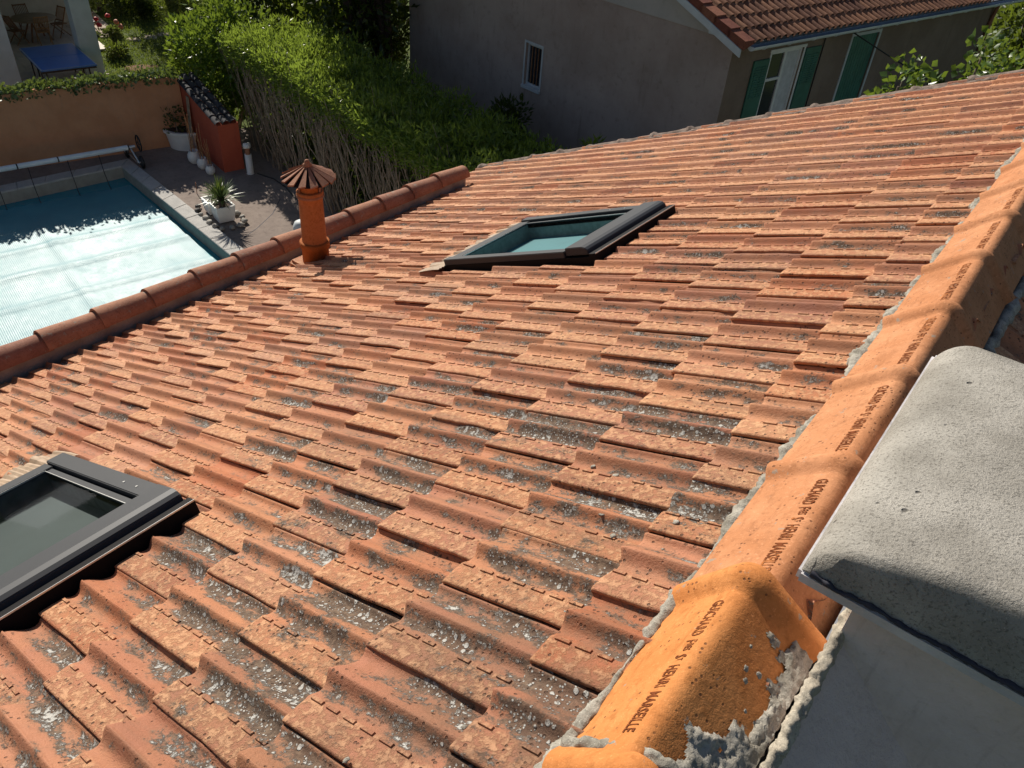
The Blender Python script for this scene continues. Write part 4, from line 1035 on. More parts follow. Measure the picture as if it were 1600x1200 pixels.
leaf_cloud('foliage', M['leaf_tree'], ab_arr(5.5 + rr_ * np.cos(th), 20.35 + rr_ * np.sin(th), -6.45 + hz), np.stack([np.cos(th), np.sin(th), 0.4 + 0 * th], 1), 0.11, 0.05, cp_o, 0.5, 0.2, 5)
m = MB(); m.tube([W(5.5, 20.35, -6.5), W(5.48, 20.33, -6.1)], 0.012, 6); m.build('stem', M['bark'], cp_o)
adopt(cp_o)
# plank leaning on the red wall
m = MB(); p0, p1 = W(5.70, 20.05, -7.0), W(5.88, 20.25, -5.62); dd = (p1 - p0); wv_ = EB * 0.075; tv = EA * 0.012
m.add([p0 - wv_ - tv, p0 + wv_ - tv, p0 + wv_ + tv, p0 - wv_ + tv, p1 - wv_ - tv, p1 + wv_ - tv, p1 + wv_ + tv, p1 - wv_ + tv], [(3, 2, 1, 0), (4, 5, 6, 7), (0, 1, 5, 4), (1, 2, 6, 5), (2, 3, 7, 6), (3, 0, 4, 7)])
tag(m.build('plank', M['grey_wood'], None, 0.004), 'grey wooden plank leaning upright against the red wall', 'plank')
# three white pots with bamboo
for (a_, b_, rd, ln, lab) in ((5.52, 19.42, 0.165, 1.25, 'largest round white pot, nearest the leaning plank, with long canes'), (5.56, 18.98, 0.14, 0.95, 'middle round white pot of the row along the red wall, with canes'), (5.58, 18.55, 0.115, 0.75, 'smallest round white pot, at the open end of the red wall')):
    c = W(a_, b_, -7.0); o = empty('cane_pot', lab, 'pot', c, 'round white pots along the red wall')
    m = MB(); m.lathe([(rd * 0.55, 0), (rd * 0.9, rd * 0.4), (rd, rd * 0.9), (rd * 0.95, rd * 1.35), (rd * 0.7, rd * 1.75), (rd * 0.66, rd * 1.85), (rd * 0.72, rd * 1.95), (rd * 0.6, rd * 1.95), (rd * 0.55, rd * 1.6), (0.0, rd * 1.6)], c, 22); m.build('bowl', M['white'], o)
    for q in range(5):
        t = rng.uniform(0, 6.28); m = MB(); q0 = c + Vector((0.05 * math.cos(t), 0.05 * math.sin(t), rd * 1.5)); lean = Vector((rng.uniform(-0.10, 0.12), rng.uniform(-0.14, 0.06), 0))
        m.tube([q0, q0 + lean * 0.5 + EZ * ln * 0.5, q0 + lean + EZ * ln * rng.uniform(0.7, 1.0)], [0.008, 0.007, 0.004], 5); m.build('cane', M['stake'], o)
    adopt(o)
# bollard lamp
c = W(6.42, 18.12, -7.0); bl = empty('bollard_lamp', 'white cylindrical bollard lamp beside the end of the red wall', 'lamp', c)
m = MB(); m.lathe([(0.095, 0), (0.085, 0.02), (0.085, 0.50), (0.0, 0.50)], c, 18); m.build('post', M['white'], bl)
m = MB(); m.lathe([(0.06, 0.50), (0.06, 0.67)], c, 14); m.build('grille', M['cowl'], bl)
m = MB(); m.lathe([(0.0, 0.665), (0.088, 0.668), (0.092, 0.70), (0.088, 0.76), (0.0, 0.77)], c, 18); m.build('cap', M['white'], bl)
adopt(bl)
# garden hose
m = MB(); hp = [W(6.55, 18.0, -6.985), W(6.75, 17.5, -6.985), W(6.78, 16.9, -6.985), W(6.7, 16.3, -6.985), W(6.72, 15.6, -6.985)]
m.tube(hp, 0.014, 6); tag(m.build('garden_hose', M['black']), 'thin black hose lying on the shaded patio under the hedge', 'hose')
# stake
m = MB(); m.tube([W(4.86, 17.6, -7.0), W(4.88, 17.62, -6.72)], 0.009, 6); tag(m.build('metal_stake', M['cowl']), 'thin upright rod stuck in the patio beside the white planters', 'stake')
# square planters with yucca
def square_planter(a_, b_, size, hgt, lab, plant):
    o = empty('square_planter', lab, 'planter', W(a_, b_, -7.0), 'square white planters by the pool')
    m = MB(); s0, s1, th = size * 0.40, size * 0.5, 0.028
    def sq(h, z): return [W(a_ + sx * h, b_ + sy * h, z) for sx, sy in ((-1, -1), (1, -1), (1, 1), (-1, 1))]
    rows = [sq(s0, -6.97), sq(s1, -6.97 + hgt), sq(s1 - th, -6.97 + hgt), sq(s1 - th - 0.01, -6.97 + hgt - 0.06)]
    for X, Y in zip(rows[:-1], rows[1:]): m.add(X + Y, [(q, 4 + q, 4 + (q + 1) % 4, (q + 1) % 4) for q in range(4)])
    m.build('tub', M['white'], o)
    m = MB(); m.add(rows[3], [(0, 3, 2, 1)]); m.build('soil', M['soil'], o)
    if plant:
        rg = np.random.default_rng(21); k = 150
        t = rg.uniform(0, 6.28, k); el = rg.uniform(0.25, 1.5, k); m = MB()
        base = W(a_, b_, -6.97 + hgt)
        for q in range(k):
            L = rg.uniform(0.42, 0.62); d = Vector((math.cos(t[q]) * math.cos(el[q]), math.sin(t[q]) * math.cos(el[q]), math.sin(el[q]))); sd_ = d.cross(EZ).normalized() * 0.016
            b0 = base + EZ * rg.uniform(0.02, 0.16); mid = b0 + d * L * 0.55; tip = b0 + d * L - EZ * 0.10 * math.cos(el[q])
            m.add([b0 - sd_, b0 + sd_, mid + sd_ * 0.9, mid - sd_ * 0.9, tip], [(0, 1, 2, 3), (3, 2, 4)])
        m.build('leaves', M['leaf_yucca'], o)
        m = MB(); m.tube([base - EZ * 0.05, base + EZ * 0.17], 0.07, 9); m.build('trunk', M['dark_bark'], o)
    adopt(o)
square_planter(4.86, 15.98, 0.43, 0.36, 'square white planter holding a spiky yucca on the sunny patio by the pool', True)
square_planter(4.82, 16.46, 0.38, 0.31, 'square white planter with bare soil, behind the one with the yucca', False)
rs = random.Random(4)
ring_pts = [(4.60, 16.85), (4.52, 16.65), (4.50, 16.42), (4.54, 16.18), (4.52, 15.95), (4.55, 15.72), (4.62, 15.52), (4.82, 15.45), (5.02, 15.48), (5.18, 15.62), (5.22, 15.85), (5.20, 16.08)]
SLAB = ['dark rounded stone furthest from the roof, behind the bare-soil planter', 'dark rounded stone on the pool side of the bare-soil planter, far corner', 'pale stone on the pool side of the bare-soil planter', 'pale stone on the pool side, level with the gap between both white planters', 'pale stone on the pool side of the yucca planter, far half', 'pale stone on the pool side of the yucca planter, near half', 'pale stone at the near pool-side corner of the yucca planter', 'pale stone in front of the yucca planter, pool-side one of the near pair', 'pale stone in front of the yucca planter, hedge-side one of the near pair', 'pale stone at the near hedge-side corner of the yucca planter', 'pale stone on the hedge side of the yucca planter, middle', 'pale stone on the hedge side of the yucca planter, furthest from the roof']
for k, (a_, b_) in enumerate(ring_pts):
    m = MB(); crumb(W(a_, b_, -6.95), rs.uniform(0.055, 0.085), rs.random() * 30, 0.7)
    o = m.build('edging_stone', M['stone_dark'] if k in (0, 1) else M['stone'])
    tag(o, SLAB[k], 'stone', 'stones around the square planters')
# white jar half hidden behind the flue
c = W(5.98, 14.42, -7.0); m = MB(); m.lathe([(0.12, 0), (0.18, 0.09), (0.195, 0.21), (0.15, 0.32), (0.08, 0.36), (0.0, 0.36)], c, 20)
tag(m.build('garden_jar', M['grey_white']), 'rounded grey-white jar on the patio, half hidden behind the clay flue', 'jar')

# ================================================================== hedge
hedge = empty('hedge', 'long clipped hedge with bare tangled stems on its near face', 'hedge', W(8, 12, -7.2))
def hedge_build():
    rg = np.random.default_rng(5)
    # top sheet
    n = 26000; aa = 6.85 + 2.35 * rg.random(n); bb = rg.uniform(4.5, 19.8, n)
    lump = np.array([mnoise.fractal(Vector((x * 1.3, y * 1.3, 0)), 1, 2, 3) for x, y in zip(aa, bb)])
    zz = -4.12 + 0.24 * lump - np.abs(rg.normal(0, 0.13, n)) - 0.10 * np.clip((7.1 - aa) / 0.25, 0, 1)
    d = np.stack([rg.normal(0, 0.35, n), rg.normal(0, 0.35, n), np.ones(n)], 1)
    leaf_cloud('foliage_top', M['leaf_hedge'], ab_arr(aa, bb, zz), d, 0.13, 0.036, hedge, 0.85, 0.2, 6)
    # upright shoots
    n = 5200; aa = 6.85 + 2.3 * rg.random(n); bb = rg.uniform(4.5, 19.8, n)
    lump = np.array([mnoise.fractal(Vector((x * 1.3, y * 1.3, 0)), 1, 2, 3) for x, y in zip(aa, bb)])
    zz = -4.04 + 0.24 * lump + rg.uniform(-0.03, 0.10, n)
    leaf_cloud('shoots', M['leaf_hedge'], ab_arr(aa, bb, zz), np.tile([0, 0, 1.0], (n, 1)), 0.15, 0.034, hedge, 0.6, 0.2, 7)
    # front fringe spilling over
    n = 14000; bb = rg.uniform(4.5, 20, n); dep = np.abs(rg.normal(0, 0.30, n)); aa = 6.88 - 0.10 * rg.random(n) + 0.35 * rg.random(n)
    zz = -4.15 - dep * (0.55 + 0.45 * np.clip((bb - 9) / 6, 0, 1))
    d = np.stack([np.outer(-np.ones(n), EA)[:, 0] * 0.5, np.outer(-np.ones(n), EA)[:, 1] * 0.5, 0.3 + 0 * aa], 1)
    leaf_cloud('front_fringe', M['leaf_hedge'], ab_arr(aa, bb, zz), d, 0.12, 0.034, hedge, 0.6, 0.2, 8)
    # sparse leaves among stems and the dark mass behind
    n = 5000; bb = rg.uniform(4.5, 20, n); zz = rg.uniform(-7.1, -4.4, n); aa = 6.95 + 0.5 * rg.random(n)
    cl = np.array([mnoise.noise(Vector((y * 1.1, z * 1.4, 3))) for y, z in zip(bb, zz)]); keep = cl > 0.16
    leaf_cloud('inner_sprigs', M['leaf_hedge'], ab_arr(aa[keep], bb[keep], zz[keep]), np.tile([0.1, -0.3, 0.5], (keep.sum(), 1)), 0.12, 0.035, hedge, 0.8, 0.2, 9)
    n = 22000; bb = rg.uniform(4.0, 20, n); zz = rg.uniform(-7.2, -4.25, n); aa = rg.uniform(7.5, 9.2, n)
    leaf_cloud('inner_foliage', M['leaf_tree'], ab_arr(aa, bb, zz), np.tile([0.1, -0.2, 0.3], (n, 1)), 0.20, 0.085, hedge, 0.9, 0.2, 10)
    # stems
    m = MB(); r = random.Random(8)
    clumps = [(7.05 + r.random() * 0.5, r.uniform(4.6, 19.6)) for _ in range(58)]
    for q in range(330):
        a0, b0 = r.choice(clumps); a0 += r.gauss(0, 0.05); b0 += r.gauss(0, 0.10)
        lean = r.gauss(0.45, 0.70); bow = r.gauss(0.0, 0.22); p = W(a0, b0, -7.2); pts = [p]; rad = r.choice((0.006, 0.009, 0.012, 0.017, 0.022))
        tot = r.uniform(2.2, 3.05); n = 8; wob = r.uniform(0, 6)
        for k in range(1, n + 1):
            f = k / n; pts.append(W(a0 - 0.28 * f * r.uniform(0.6, 1.1) + r.gauss(0, 0.02), b0 + lean * f ** 1.3 + bow * math.sin(f * 3.14) + 0.05 * math.sin(wob + f * 9), -7.2 + tot * f))
        m.tube(pts, [rad * (1 - 0.55 * k / n) for k in range(n + 1)], 5, cap=False)
        for s_ in range(r.choice((1, 2, 2, 3))):
            k = r.randrange(2, n); b_ = pts[k]; dv = EB * r.gauss(0.0, 0.28) + EZ * r.uniform(0.5, 1.0) - EA * r.uniform(0, 0.15)
            m.tube([b_, b_ + dv * 0.5 + EB * r.gauss(0, 0.04), b_ + dv], [rad * 0.6, rad * 0.45, rad * 0.25], 4, cap=False)
    m.build('stems', M['hedge_stem'], hedge)
hedge_build(); adopt(hedge)

# ------------------------------------------------------------------ shrubs and trees
def blob_points(rg, n, c, rad, lumps, shell=0.55, seed=0):
    """points in a lumpy crown: union of sub-balls, dense towards their shells"""
    pts, nrm = [], []
    r = random.Random(seed); balls = []
    for _ in range(lumps):
        t = r.uniform(0, 6.283); e = math.asin(r.uniform(-0.75, 1)); k = r.uniform(0.45, 0.85)
        balls.append((c + Vector((math.cos(t) * math.cos(e) * rad[0] * k, math.sin(t) * math.cos(e) * rad[1] * k, math.sin(e) * rad[2] * k)), r.uniform(0.28, 0.5) * min(rad)))
    per = n // lumps
    for bc, br in balls:
        d = rg.normal(0, 1, (per, 3)); d /= np.linalg.norm(d, axis=1)[:, None]
        q = br * (shell + (1 - shell) * rg.random(per)) ** 1.0
        pts.append(np.array(bc) + d * q[:, None]); nrm.append(d)
    return np.concatenate(pts), np.concatenate(nrm)
def bush(name, label, cat, a, b, z, rad, n, mat, leaf, lumps=26, seed=1, group=None, stems=5, bark=None, zb=-7.2, trunk_r=0.03):
    o = empty(name, label, cat, W(a, b, zb), group); rg = np.random.default_rng(seed)
    pts, nr = blob_points(rg, n, W(a, b, z), rad, lumps, 0.55, seed)
    nr = nr + np.array([0, 0, 0.35])
    leaf_cloud('crown', mat, pts, nr, leaf[0], leaf[1], o, 0.55, 0.2, seed)
    m = MB(); r = random.Random(seed + 3)
    for k in range(stems):
        base = W(a + r.uniform(-0.1, 0.1), b + r.uniform(-0.1, 0.1), zb); tip = W(a, b, z) + Vector((r.uniform(-0.6, 0.6) * rad[0], r.uniform(-0.6, 0.6) * rad[1], r.uniform(0, 0.5) * rad[2]))
        mid = base.lerp(tip, 0.5) + Vector((r.uniform(-0.1, 0.1), r.uniform(-0.1, 0.1), 0.1))
        m.tube([base, mid, tip], [trunk_r, trunk_r * 0.7, trunk_r * 0.25], 7)
    m.build('trunk', bark or M['bark'], o); adopt(o); return o
bush('leafy_shrub', 'tall bright leafy shrub rising over the red wall', 'shrub', 7.55, 21.6, -5.35, (1.35, 2.1, 1.75), 9500, M['leaf_bush'], (0.15, 0.085), 46, 2, stems=6)
bush('shaded_tree', 'dark dense tree beyond the hedge, left of the grey house', 'tree', 11.7, 20.2, -0.6, (2.6, 2.8, 5.6), 16000, M['leaf_tree'], (0.30, 0.17), 80, 3, stems=5, bark=M['dark_bark'], trunk_r=0.14, group='dark trees beyond the hedge')
bush('shaded_tree', 'dark broad-leaved tree beyond the leafy shrub at the hedge end', 'tree', 13.5, 26.0, -2.8, (2.8, 2.8, 3.6), 8000, M['leaf_tree'], (0.26, 0.16), 46, 4, stems=5, bark=M['dark_bark'], trunk_r=0.14, group='dark trees beyond the hedge')
bush('tall_tree', 'tallest dark tree overhanging the back of the hedge', 'tree', 10.5, 20.4, 1.2, (2.3, 2.5, 3.4), 9000, M['leaf_tree'], (0.32, 0.2), 60, 33, stems=3, bark=M['dark_bark'], trunk_r=0.15)
bush('backdrop_shrub', 'dark tall shrub behind the leafy shrub at the hedge end', 'shrub', 10.6, 25.0, -4.9, (1.7, 2.6, 2.6), 6500, M['leaf_tree'], (0.2, 0.11), 40, 34, stems=6)
bush('understorey_shrub', 'dark shrubs filling the shade at the foot of the trees by the grey gable corner', 'shrub', 10.6, 20.5, -5.3, (1.3, 2.6, 1.9), 6000, M['leaf_tree'], (0.16, 0.08), 40, 25, stems=6)
bush('dark_shrub', 'low dark shrub against the grey gable under its small window', 'shrub', 10.4, 13.4, -5.6, (0.9, 2.0, 1.2), 4500, M['leaf_tree'], (0.16, 0.06), 30, 5, stems=5)
bush('light_shrub', 'young sprig of narrow leaves at the right end of the hedge by the roof', 'shrub', 9.2, 9.1, -4.3, (0.45, 0.7, 0.5), 900, M['leaf_hedge'], (0.18, 0.04), 12, 6, stems=3)
def fig(label, spots, seed):
    a, b, z = spots[0]; o = empty('fig_tree', label, 'tree', W(a, b, -7.2), 'fig trees behind the gable edge'); rg = np.random.default_rng(seed); P_, D_ = [], []
    m = MB()
    for (a_, b_, z_), rd, n in [(s_, 0.24, 40) for s_ in spots]:
        d = rg.normal(0, 1, (n, 3)); d /= np.linalg.norm(d, axis=1)[:, None]; P_.append(np.array(W(a_, b_, z_)) + d * (rd * rg.random(n)[:, None] ** 0.5)); D_.append(d * [1, 1, 0.4])
        m.tube([W(a, b, -7.2), W((a + a_) / 2, (b + b_) / 2, (z_ - 7.2) / 2), W(a_, b_, z_)], [0.06, 0.04, 0.012], 7)
    leaf_cloud('crown', M['leaf_fig'], np.concatenate(P_), np.concatenate(D_), 0.12, 0.10, o, 0.5, 0.15, seed); m.build('trunk', M['bark'], o); adopt(o)
fig('lit fig tree top with broad leaves left of centre behind the gable edge', [(10.3, 4.7, -1.70), (10.6, 4.8, -1.55), (10.9, 4.75, -1.72), (11.2, 4.7, -1.85), (10.4, 4.9, -1.95)], 3)
fig('taller lit fig tree top at the far right corner behind the gable edge', [(12.1, 4.5, -1.50), (12.35, 4.6, -1.38), (12.0, 4.5, -1.75), (12.6, 4.4, -1.62), (13.2, 4.4, -1.70), (12.3, 4.4, -1.9)], 4)
bush('far_tree', 'dark tree past the downpipe end of the grey house', 'tree', 25.2, 7.2, -3.0, (2.6, 3.0, 4.0), 8000, M['leaf_tree'], (0.22, 0.12), 40, 8, stems=4, bark=M['dark_bark'], trunk_r=0.12)
bush('shade_shrub', 'low shrub in deep shade against the brown front wall', 'shrub', 18.5, 7.6, -4.6, (0.9, 0.9, 1.0), 2200, M['leaf_tree'], (0.16, 0.08), 20, 9, stems=4)

# ================================================================== grey neighbour house
nb = empty('neighbour_house', 'grey rendered house in shade with green shutters and brown tiled roof', 'house', W(17, 13.7, -7.2))
AG, BF, AE = 11.75, 8.45, 22.4; BB = 19.0; ZE = -1.98; TS = math.tan(R(20.6)); BRG = (BF + BB) / 2
def roofz(b): return ZE + (min(b, 2 * BRG - b) - BF) * TS
def cell_wall(mb, pts, inward): pass
# gable wall with window opening
GW = (13.50, 14.06, -4.40, -3.47)   # b0,b1,z0,z1
m = MB()
def gq(b0, b1, z0, z1): m.add([W(AG, b0, z0), W(AG, b1, z0), W(AG, b1, z1), W(AG, b0, z1)], [(0, 1, 2, 3)])
gq(BF, GW[0], -7.3, ZE - 0.16); gq(GW[1], BB, -7.3, ZE - 0.16); gq(GW[0], GW[1], -7.3, GW[2]); gq(GW[0], GW[1], GW[3], ZE - 0.16)
# reveals
m.add([W(AG, GW[0], GW[2]), W(AG, GW[0], GW[3]), W(AG + .14, GW[0], GW[3]), W(AG + .14, GW[0], GW[2])], [(0, 1, 2, 3)]); m.add([W(AG, GW[1], GW[2]), W(AG, GW[1], GW[3]), W(AG + .14, GW[1], GW[3]), W(AG + .14, GW[1], GW[2])], [(3, 2, 1, 0)])
m.add([W(AG, BB, -7.3), W(AE, BB, -7.3), W(AE, BB, ZE), W(AG, BB, ZE)], [(0, 1, 2, 3)]); m.add([W(AE, BF, -7.3), W(AE, BB, -7.3), W(AE, BB, ZE), W(AE, BRG, roofz(BRG)), W(AE, BF, ZE)], [(0, 4, 3, 2, 1)])
m.build('gable_wall', M['gable'], nb)
m = MB(); m.add([W(AG - 0.02, BF - 0.01, ZE - 0.16), W(AG - 0.02, BB, ZE - 0.16), W(AG - 0.02, BB, ZE), W(AG - 0.02, BRG, roofz(BRG) - 0.02), W(AG - 0.02, BF - 0.01, ZE - 0.02)], [(0, 1, 2, 3, 4)])
m.add([W(AG - 0.02, BF - 0.01, ZE - 0.16), W(AG - 0.02, BB, ZE - 0.16), W(AG + 0.01, BB, ZE - 0.16), W(AG + 0.01, BF - 0.01, ZE - 0.16)], [(0, 3, 2, 1)]); m.build('gable_top', M['pale_render'], nb)
# front wall with openings
OPEN = [(12.98, 14.03, -4.70, -2.47), (15.74, 16.80, -4.70, -2.44)]
m = MB()
def fq(a0, a1, z0, z1): m.add([W(a0, BF, z0), W(a1, BF, z0), W(a1, BF, z1), W(a0, BF, z1)], [(0, 1, 2, 3)])
xs = [AG, OPEN[0][0], OPEN[0][1], OPEN[1][0], OPEN[1][1], AE]
for q in (0, 2, 4): fq(xs[q], xs[q + 1], -7.3, ZE)
for o_ in OPEN:
    fq(o_[0], o_[1], -7.3, o_[2]); fq(o_[0], o_[1], o_[3], ZE)
    for a_ in (o_[0], o_[1]): m.add([W(a_, BF, o_[2]), W(a_, BF + 0.16, o_[2]), W(a_, BF + 0.16, o_[3]), W(a_, BF, o_[3])], [(0, 1, 2, 3)])
    m.add([W(o_[0], BF, o_[3]), W(o_[1], BF, o_[3]), W(o_[1], BF + .16, o_[3]), W(o_[0], BF + .16, o_[3])], [(0, 1, 2, 3)])
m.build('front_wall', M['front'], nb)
# small gable window
m = MB()
for (b0, b1, z0, z1) in ((GW[0], GW[0] + 0.05, GW[2], GW[3]), (GW[1] - 0.05, GW[1], GW[2], GW[3]), (GW[0] + .05, GW[1] - .05, GW[2], GW[2] + 0.05), (GW[0] + .05, GW[1] - .05, GW[3] - 0.05, GW[3])): abox(m, AG + 0.06, AG + 0.10, b0, b1, z0, z1)
win = m.build('window', M['grey_white'], nb)
m = MB(); m.add([W(AG + 0.09, GW[0], GW[2]), W(AG + 0.09, GW[1], GW[2]), W(AG + 0.09, GW[1], GW[3]), W(AG + 0.09, GW[0], GW[3])], [(0, 1, 2, 3)]); m.build('pane', M['dark_glass'], win)
m = MB(); abox(m, AG - 0.05, AG + 0.06, GW[0] - 0.05, GW[1] + 0.05, GW[2] - 0.07, GW[2] - 0.002); m.build('sill', M['grey_white'], win)
m = MB()
for (b0, b1, z0, z1) in ((GW[0] - 0.05, GW[0] - 0.002, GW[2], GW[3] + 0.05), (GW[1] + 0.002, GW[1] + 0.05, GW[2], GW[3] + 0.05), (GW[0] - 0.002, GW[1] + 0.002, GW[3] + 0.002, GW[3] + 0.05)): abox(m, AG - 0.012, AG - 0.002, b0, b1, z0, z1)
m.build('surround', M['grey_white'], win)
for q in range(4):
    m = MB(); b0 = GW[0] + 0.08 + q * 0.11; m.tube([W(AG + 0.075, b0, GW[2] + 0.04), W(AG + 0.075, b0, GW[3] - 0.04)], 0.016, 6); m.build('bar', M['wood'], win)
# french window 1 (open shutters)
o_ = OPEN[0]; m = MB(); fr = 0.05
for (a0, a1, z0, z1) in ((o_[0], o_[0] + fr, o_[2], o_[3]), (o_[1] - fr, o_[1], o_[2], o_[3]), (o_[0] + fr, o_[1] - fr, o_[3] - fr, o_[3]), (13.47, 13.54, o_[2], o_[3] - fr), (o_[0] + fr, 13.47, -3.02, -2.97)): abox(m, a0, a1, BF + 0.03, BF + 0.08, z0, z1)
fwin = m.build('french_window', M['white'], nb)
m = MB(); abox(m, o_[0] + fr, 13.47, BF + 0.055, BF + 0.06, o_[2], o_[3] - fr); m.build('pane', M['dark_glass'], fwin)
m = MB(); abox(m, 13.54, o_[1] - fr, BF + 0.05, BF + 0.055, o_[2], o_[3] - fr); m.build('blind', M['curtain'], fwin)
m = MB(); abox(m, o_[0] - 0.06, o_[1] + 0.06, BF - 0.02, BF - 0.002, o_[3], o_[3] + 0.055); abox(m, o_[1], o_[1] + 0.045, BF - 0.015, BF - 0.002, o_[2], o_[3]); abox(m, o_[0] - 0.045, o_[0], BF - 0.015, BF - 0.002, o_[2], o_[3]); m.build('surround', M['white'], fwin)
def shutter(a0, a1, z0, z1, bq, parent, slats=True):
    m = MB(); abox(m, a0, a1, bq - 0.036, bq - 0.006, z0, z1); s_ = m.build('shutter', M['shutter'], parent, 0.004)
    if slats:
        for c0, c1 in ((a0 + 0.06, (a0 + a1) / 2 - 0.025), ((a0 + a1) / 2 + 0.025, a1 - 0.06)):
            for q in range(13):
                zz = z1 - 0.14 - q * 0.045
                m = MB(); m.box((c0, -(bq - 0.035), zz), (c1, -(bq - 0.052), zz + 0.014), MAB_R); m.build('slat', M['shutter'], s_)
    return s_
def planks(a0, a1, z0, z1, bq, parent):
    n = max(3, int((a1 - a0) / 0.10)); w = (a1 - a0) / n
    for q in range(n):
        m = MB(); abox(m, a0 + q * w + 0.003, a0 + (q + 1) * w - 0.003, bq - 0.030, bq, z0, z1); m.build('shutter_board', M['shutter'], parent, 0.003)
shutter(12.45, 12.925, -4.7, -2.56, BF, nb); shutter(14.09, 14.60, -4.7, -2.50, BF, nb)
# window 2, shutters closed
o_ = OPEN[1]; m = MB()
for (a0, a1, z0, z1) in ((o_[0] - 0.05, o_[0] + 0.01, o_[2], o_[3] + 0.05), (o_[1] - 0.01, o_[1] + 0.05, o_[2], o_[3] + 0.05), (o_[0] + 0.01, o_[1] - 0.01, o_[3] - 0.01, o_[3] + 0.05)): abox(m, a0, a1, BF - 0.02, BF - 0.002, z0, z1)
cw = m.build('closed_window', M['grey_white'], nb)
planks(o_[0] + 0.015, o_[1] - 0.015, o_[2], o_[3] - 0.015, BF + 0.055, cw)
# cable and downpipe
m = MB(); m.tube([W(15.25, BF - 0.05, -2.22), W(16.4, BF - 0.5, -2.75), W(18.6, BF - 0.9, -3.6)], 0.014, 5); m.build('cable', M['black'], nb)
m = MB(); m.tube([W(14.66, BF - 0.03, ZE), W(14.66, BF - 0.03, -4.8)], 0.014, 5); m.build('cable', M['black'], nb)
m = MB(); m.tube([W(22.1, BF - 0.12, -2.2), W(22.15, BF - 0.06, -2.6), W(22.15, BF - 0.06, -7.2)], 0.045, 8); m.build('downpipe', M['cowl'], nb)
# roof
BO = BF - 0.40
def rz(b): return ZE + 0.06 + (b - BF) * TS
m = MB(); A0, A1 = AG - 0.34, AE + 0.2
m.add([W(A0, BO, rz(BO)), W(A1, BO, rz(BO)), W(A1, BRG, rz(BRG)), W(A0, BRG, rz(BRG))], [(0, 1, 2, 3)])
m.add([W(A0, 2*BRG-BO, rz(BO)), W(A1, 2*BRG-BO, rz(BO)), W(A1, BRG, rz(BRG)), W(A0, BRG, rz(BRG))], [(3, 2, 1, 0)])
m.add([W(A0, BO, rz(BO) - 0.05), W(A1, BO, rz(BO) - 0.05), W(A1, BF + 0.1, rz(BF) - 0.05), W(A0, BF + 0.1, rz(BF) - 0.05)], [(3, 2, 1, 0)])
nroof = m.build('roof', M['soffit'], nb)
def barrel():
    seg = 7; vv = []; fs = []; pit = 0.19; ln = 0.40
    prof = [(0.0, 0.012), (0.02, 0.01)] + [(0.02 + 0.07 * (1 - math.cos(math.pi * q / 6)), 0.01 + 0.065 * math.sin(math.pi * q / 6)) for q in range(1, 6)] + [(0.16, 0.01), (0.19, 0.012)]
    for (d, lift) in ((0.0, 0.028), (ln, 0.0)):
        for x, z in prof: vv.append((x, d, z + lift))
    n = len(prof)
    for q in range(n - 1): fs.append((q, q + 1, n + q + 1, n + q))
    k = len(vv); vv += [(x, 0.0, z + 0.028) for x, z in prof] + [(x, 0.0, z + 0.010) for x, z in prof]
    fs += [(k + q, k + n + q, k + n + q + 1, k + q + 1) for q in range(n - 1)]
    me = bpy.data.meshes.new('barrel_tile'); me.from_pydata(vv, [], fs); me.polygons.foreach_set('use_smooth', [True] * (n - 1) + [False] * (n - 1)); me.materials.append(M['far_tile']); me.update(); return me
BM_ = barrel()
cs, sn = math.cos(R(20.6)), math.sin(R(20.6))
Xa = EA; Yb = EB * cs + EZ * sn; Zc = Xa.cross(Yb)
BMX = Matrix(((Xa.x, Yb.x, Zc.x, 0), (Xa.y, Yb.y, Zc.y, 0), (Xa.z, Yb.z, Zc.z, 0), (0, 0, 0, 1)))
FLIP = Zc.z < 0
if FLIP:
    Xa = -EA; Zc = Xa.cross(Yb); BMX = Matrix(((Xa.x, Yb.x, Zc.x, 0), (Xa.y, Yb.y, Zc.y, 0), (Xa.z, Yb.z, Zc.z, 0), (0, 0, 0, 1)))
rt = random.Random(77)
for row in range(6):
    for q in range(48):
        a_ = AG - 0.10 + q * 0.19
        if FLIP: a_ += 0.19
        o = bpy.data.objects.new('barrel_tile', BM_); COL.objects.link(o)
        b_ = BO - 0.06 + row * 0.345 * cs
        o.matrix_basis = Matrix.Translation(W(a_, b_, rz(b_) + 0.012)) @ BMX @ Matrix.Rotation(rt.gauss(0, 0.012), 4, 'Z') @ Matrix.Translation((rt.gauss(0, 0.004), rt.gauss(0, 0.008), rt.uniform(0, 0.006)))
        o.parent = nroof
# verge tiles, barge board, gutter
for row in range(6):
    m = MB(); b0 = BO - 0.06 + row * 0.37 * cs; b1 = b0 + 0.42 * cs
    m.add([W(A0 - 0.02, b0, rz(b0) + 0.085), W(A0 + 0.24, b0, rz(b0) + 0.085), W(A0 + 0.24, b1, rz(b1) + 0.055), W(A0 - 0.02, b1, rz(b1) + 0.055), W(A0 - 0.02, b0, rz(b0) - 0.06), W(A0 - 0.02, b1, rz(b1) - 0.09), W(A0 + 0.24, b0, rz(b0) + 0.02)],
          [(0, 1, 2, 3), (0, 3, 5, 4), (0, 4, 6, 1)]); m.build('verge_tile', M['verge_red'], nroof)
m = MB(); b0, b1 = BO - 0.02, BRG
m.add([W(A0 - 0.045, b, rz(b) + d) for b, d in ((b0, -0.20), (b1, -0.20), (b1, -0.075), (b0, -0.075))] + [W(A0 - 0.02, b, rz(b) + d) for b, d in ((b0, -0.20), (b1, -0.20), (b1, -0.075), (b0, -0.075))], [(0, 1, 2, 3), (4, 7, 6, 5), (0, 4, 5, 1), (3, 2, 6, 7), (0, 3, 7, 4)])
m.build('barge_board', M['grey_white'], nroof)
